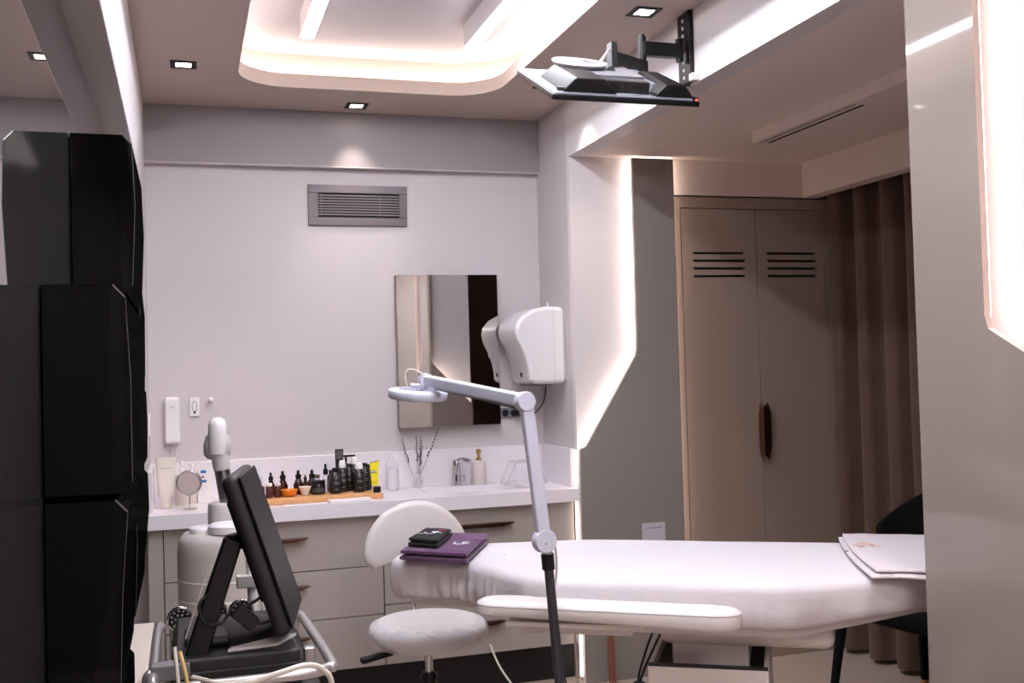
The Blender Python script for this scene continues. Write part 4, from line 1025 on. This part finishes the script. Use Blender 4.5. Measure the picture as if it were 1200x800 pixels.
# panel: local x=thickness (front +x), y=width, z=height
tilt = math.atan2(.105, .33)
PM = Matrix.Translation((.134, 2.16, .992)) @ Matrix.Rotation(-math.radians(9.5), 4, 'Z') @ Matrix.Rotation(-tilt, 4, 'Y')
pl = MB(PM).box(-.022, .012, .0, .29, -.170, .170).build('display_shell', DGREY, mo, bevel=.015, seg=5)
MB(PM).box(.012, .018, .006, .284, -.162, .162).build('screen', mat('screen_black', rgb(5, 5, 6), .4, spec=.2), mo, bevel=.006, seg=3)
MB(PM).box(-.034, -.022, .06, .24, -.10, .12).build('rear_hump', BLACK, mo, bevel=.005)
cbs = [([(.04, 2.20, .92), (.02, 2.19, .90), (.03, 2.18, .865), (.06, 2.19, .86), (.075, 2.2, .875)], 'black cable tied round the monitor stand arm'),
       ([(.075, 2.19, .875), (.10, 2.19, .885), (.135, 2.2, .90), (.15, 2.2, .915)], 'thin black cable reaching the monitor back'),
       ([(.115, 2.19, .865), (.14, 2.19, .852), (.165, 2.19, .862), (.175, 2.2, .88)], 'thick black cable looping under the monitor plug')]
for pts, l_ in cbs:
    o = MB().tube(pts, .0034, seg=8).build('monitor_cable', BLACK, smooth=True); at0(o, pts[0]); tag(o, l_, 'cable', 'cables behind the monitor')
o = MB(Matrix.Translation((.108, 2.19, .868)) @ Matrix.Rotation(.75, 4, 'Y')).box(-.026, .026, -.012, .012, -.015, .015).build('power_adapter', BLACKM, bevel=.004); at0(o, (.108, 2.19, .868)); tag(o, 'black angular plug hanging between stand arm and monitor', 'adapter')

for i, (x, y, z, l_) in enumerate(((-.020, 2.58, .792, 'round silver LED applicator beside the trolley handle'), (.058, 2.60, .797, 'round silver LED applicator behind the stand arm'), (.118, 2.58, .797, 'round silver LED applicator under the hanging plug'))):
    t = empty('led_applicator', (x, y, z), l_, 'applicator', 'round applicator heads at the trolley back')
    rg = [(x + .026 * math.cos(a), y - .004, z + .026 * math.sin(a)) for a in [2 * pi * k / 28 for k in range(28)]]
    MB().tube(rg, .004, seg=8, smooth=0, closed=True).build('rim', CHROME, t, smooth=True)
    MB().lathe([(.025, 0), (.025, .012)], (x, y + .008, z), (0, -1, 0), seg=28).cyl((x, y + .0, z - .03), (x, y + .01, z - .09 + .03), .012).build('head', DGREY, t)
    mb = MB()
    for r, n in ((0, 1), (.010, 6), (.019, 11)):
        for k in range(n):
            a = 2 * pi * k / n; mb.lathe([(.0028, 0), (.002, .002)], (x + r * math.cos(a), y - .0045, z + r * math.sin(a)), (0, -1, 0), seg=8)
    mb.build('led_lens', LGREY, t)
t = empty('white_handpiece', (.165, 2.6, .735), 'white handpiece in a holder behind the monitor', 'handpiece')
MB().cyl((.150, 2.62, .73), (.145, 2.62, .90), .010, .012).ball((.145, 2.62, .905), .013).build('grip', WPL, t, smooth=True)
MB().box(.11, .16, 2.60, 2.63, .845, .875).build('holder', LGREY, t, bevel=.003)
MB().tube([(.163, 2.62, .90), (.172, 2.62, .87), (.17, 2.62, .80), (.175, 2.63, .75)], .004).build('tube', CABLE, t, smooth=True)
o = MB().tube([(.005, 2.13, .775), (.08, 2.02, .782), (.15, 2.0, .800), (.21, 2.02, .805), (.245, 2.04, .785), (.262, 2.05, .74), (.27, 2.06, .55)], .0055, seg=10).build('clear_hose', CABLE, smooth=True); at0(o, (.005, 2.13, .775)); tag(o, 'pale flexible hose curving over the front of the trolley', 'hose')
for pts, l_, m_ in (([(-.028, 2.12, .84), (-.024, 2.11, .80), (-.02, 2.10, .74), (-.022, 2.1, .66)], 'white cord end hanging at the trolley corner', CABLE),
                ([(-.018, 2.12, .83), (-.008, 2.10, .79), (.0, 2.09, .74), (.004, 2.09, .66)], 'yellowish cord hanging beside the white one', mat('yellow_cord', rgb(200, 170, 110), .5))):
    o = MB().tube(pts, .004, seg=8).build('trolley_wire', m_, smooth=True); at0(o, pts[0]); tag(o, l_, 'cord', 'cords at the trolley corner')

# ------------------------------------------------------------------ mirror wall and black faceted cabinets
XM = -.22
o = MB().box(XM - .02, XM, .0, 4.45, .645, 2.104).build('mirror_wall', SMOKE); at0(o, (XM, 2.2, .645)); tag(o, 'large smoked mirror covering the side wall above the ledge', 'mirror')
def facet(y0, y1, rows, label, depths):
    """black faceted wall cabinet: each row (z0,z1) is a bulging block"""
    t = empty('faceted_wall_cabinet', (XM, (y0 + y1) / 2, rows[-1][0]), label, 'wall cabinet', 'black faceted glass cabinets on the mirror wall')
    for (z0, z1), (dtop, dmid, dbot) in zip(rows, depths):
        c = .018; zm = z0 + (z1 - z0) * .55
        poly = [(XM + .002, z0 + .002), (XM + dbot - c * .6, z0 + .002), (XM + dbot, z0 + .02), (XM + dmid, zm), (XM + dtop, z1 - .022), (XM + dtop - c, z1 - .002), (XM + .002, z1 - .002)]
        o = MB().prism([(x, 0, z) for x, z in poly], (0, y0, 0), (0, y1, 0)).build('glass_block', GBLACK, t, bevel=.0018, seg=1)
        mb = MB()
        i, j = poly[5], poly[4]
        mb.prism([(i[0], 0, i[1] + .0004), (j[0] + .0004, 0, j[1]), (j[0] - .002, 0, j[1] - .001), (i[0] - .002, 0, i[1] - .001)], (0, y0 - .0012, 0), (0, y0 + .0005, 0))
        mb.tube([(poly[4][0], y0 - .0004, poly[4][1]), (poly[3][0], y0 - .0004, poly[3][1]), (poly[2][0], y0 - .0004, poly[2][1])], .0007, seg=6, smooth=0)
        mb.build('polished_edge', BEVEL, o)
facet(1.83, 2.30, [(1.165, 1.512), (.82, 1.160), (.648, .815)], 'tall near black faceted cabinet reaching down to the ledge', [(.130, .136, .136), (.128, .118, .112), (.112, .112, .11)])
facet(2.34, 2.86, [(1.53, 1.872), (1.17, 1.525), (.84, 1.165)], 'tallest black faceted cabinet behind the near one', [(.124, .128, .120), (.120, .124, .120), (.118, .120, .114)])
facet(2.90, 3.30, [(1.34, 1.700), (1.10, 1.335), (.815, 1.095)], 'black faceted cabinet behind the tallest one', [(.100, .112, .110), (.112, .114, .112), (.112, .114, .100)])

# ------------------------------------------------------------------ dark chair behind the bed
ch = empty('black_chair', (2.5, 3.15, 0), 'black velvet chair with wood tipped legs standing by the curtain', 'chair')
CM = Matrix.Translation((2.50, 3.15, 0)) @ Matrix.Rotation(math.radians(11), 4, 'Z')
MB(CM).add([(-.22, -.24, .42), (.26, -.24, .42), (.26, .24, .42), (-.22, .24, .42), (-.24, -.25, .50), (.27, -.26, .50), (.27, .26, .50), (-.24, .25, .50)], [(0, 1, 2, 3), (4, 5, 6, 7), (0, 1, 5, 4), (1, 2, 6, 5), (2, 3, 7, 6), (3, 0, 4, 7)]).build('seat', CHAIRM, ch, bevel=.03, seg=4)
for (x, y) in ((-.19, -.20), (.22, -.20), (.22, .20), (-.19, .20)):
    dx, dy = (.05 if x > 0 else -.05), (.04 if y > 0 else -.04)
    lg = MB(CM).cyl((x, y, .43), (x + dx * .75, y + dy * .75, .11), .020, .014, 16).build('leg', CHAIRM, ch, smooth=True)
    MB(CM).cyl((x + dx * .75, y + dy * .75, .11), (x + dx, y + dy, 0), .0138, .011, 16).build('leg_tip', WOODT, lg, smooth=True)
mb = MB(CM); vs = []; na = 16
for k in range(na + 1):
    a = math.radians(-75 + 150 * k / na); top = .62 + .26 * math.cos(a * .9)
    for r, z in ((.245, .46), (.245, top - .02), (.255, top), (.275, top), (.285, top - .02), (.285, .46)):
        vs.append((r * math.cos(a) - .0, r * math.sin(a), z))
fs = [(k * 6 + i, k * 6 + (i + 1) % 6, (k + 1) * 6 + (i + 1) % 6, (k + 1) * 6 + i) for k in range(na) for i in range(6)] + [tuple(range(6)), tuple(na * 6 + i for i in range(6))]
mb.add(vs, fs).build('backrest', CHAIRM, ch, smooth=True)

# ------------------------------------------------------------------ cables below the bed, copper rods
t = empty('copper_rods', (1.715, 4.15, 0), 'three thin copper coloured rods standing against the taupe panel', 'metal rods')
for k in range(3):
    x = 1.700 + k * .013
    MB().cyl((x, 4.16, 0), (x - .004, 4.17, .60), .0035).build('rod', COPPER, t, smooth=True)
for pts, l_, r_, m_ in (([(1.80, 3.6, .60), (1.80, 3.9, .30), (1.77, 4.0, .10), (1.76, 4.0, .04)], 'black power cord hanging below the bed, curving to the plug', .005, BLACK),
                    ([(1.84, 3.6, .60), (1.83, 3.9, .28), (1.79, 4.0, .10), (1.765, 4.0, .04)], 'black power cord hanging straight beside its twin under the bed', .005, BLACK),
                    ([(1.42, 3.9, .62), (1.44, 4.05, .30), (1.47, 4.1, .10), (1.46, 4.0, .01)], 'thin black cord dropping behind the lamp pole', .004, BLACK)):
    o = MB().tube(pts, r_, seg=8).build('hanging_cable', m_, smooth=True); at0(o, pts[-1]); tag(o, l_, 'cord', 'black cords under the bed')
o = MB().box(1.745, 1.785, 3.98, 4.02, .001, .05).build('floor_plug', BLACK, bevel=.006); at0(o, (1.765, 4, 0)); tag(o, 'black plug block where two cords meet on the floor', 'plug')
o = MB().tube([(1.20, 4.25, .20), (1.23, 4.15, .10), (1.30, 3.95, .012), (1.45, 3.7, .008), (1.6, 3.4, .008)], .0045, seg=8).build('floor_cable', CABLE, smooth=True); at0(o, (1.3, 3.95, .01)); tag(o, 'pale grey cable trailing from the cabinet across the floor', 'cable')
o = MB().tube([(1.02, 2.75, .66), (1.03, 2.76, .50), (1.01, 2.72, .30), (1.0, 2.7, .012), (1.1, 2.6, .008)], .0045, seg=8).build('lamp_flex', CABLE, smooth=True); at0(o, (1.0, 2.7, .01)); tag(o, 'white flex hanging down behind the lamp pole', 'cable')

# ------------------------------------------------------------------ camera
cam = bpy.data.cameras.new('camera'); cam.sensor_width = 36; cam.lens = 1226.52 / 1200 * 36
co_ = bpy.data.objects.new('camera', cam); COL.objects.link(co_); SC.camera = co_
yaw, pit, rol = [math.radians(a) for a in (17.433, 1.433, -1.619)]
r = V((math.cos(yaw), -math.sin(yaw), 0)); f = V((math.sin(yaw), math.cos(yaw), 0)); u = V((0, 0, 1))
f, u = f * math.cos(pit) + u * math.sin(pit), u * math.cos(pit) - f * math.sin(pit)
r, u = r * math.cos(rol) + u * math.sin(rol), u * math.cos(rol) - r * math.sin(rol)
M = Matrix((r, u, -f)).transposed().to_4x4(); M.translation = V((0, 0, 1.355)); co_.matrix_world = M
cam.clip_start = .02

w_ = bpy.data.worlds.new('world'); SC.world = w_; w_.use_nodes = True
w_.node_tree.nodes['Background'].inputs[0].default_value = (.5, .5, .55, 1); w_.node_tree.nodes['Background'].inputs[1].default_value = .1
SC.view_settings.view_transform = 'Standard'
SC.view_settings.look = 'None'
SC.view_settings.exposure = .67
SC.cycles.use_denoising = True
SC.cycles.max_bounces = 10
SC.cycles.diffuse_bounces = 5
SC.cycles.sample_clamp_indirect = 4
SC.cycles.caustics_reflective = False
SC.cycles.caustics_refractive = False
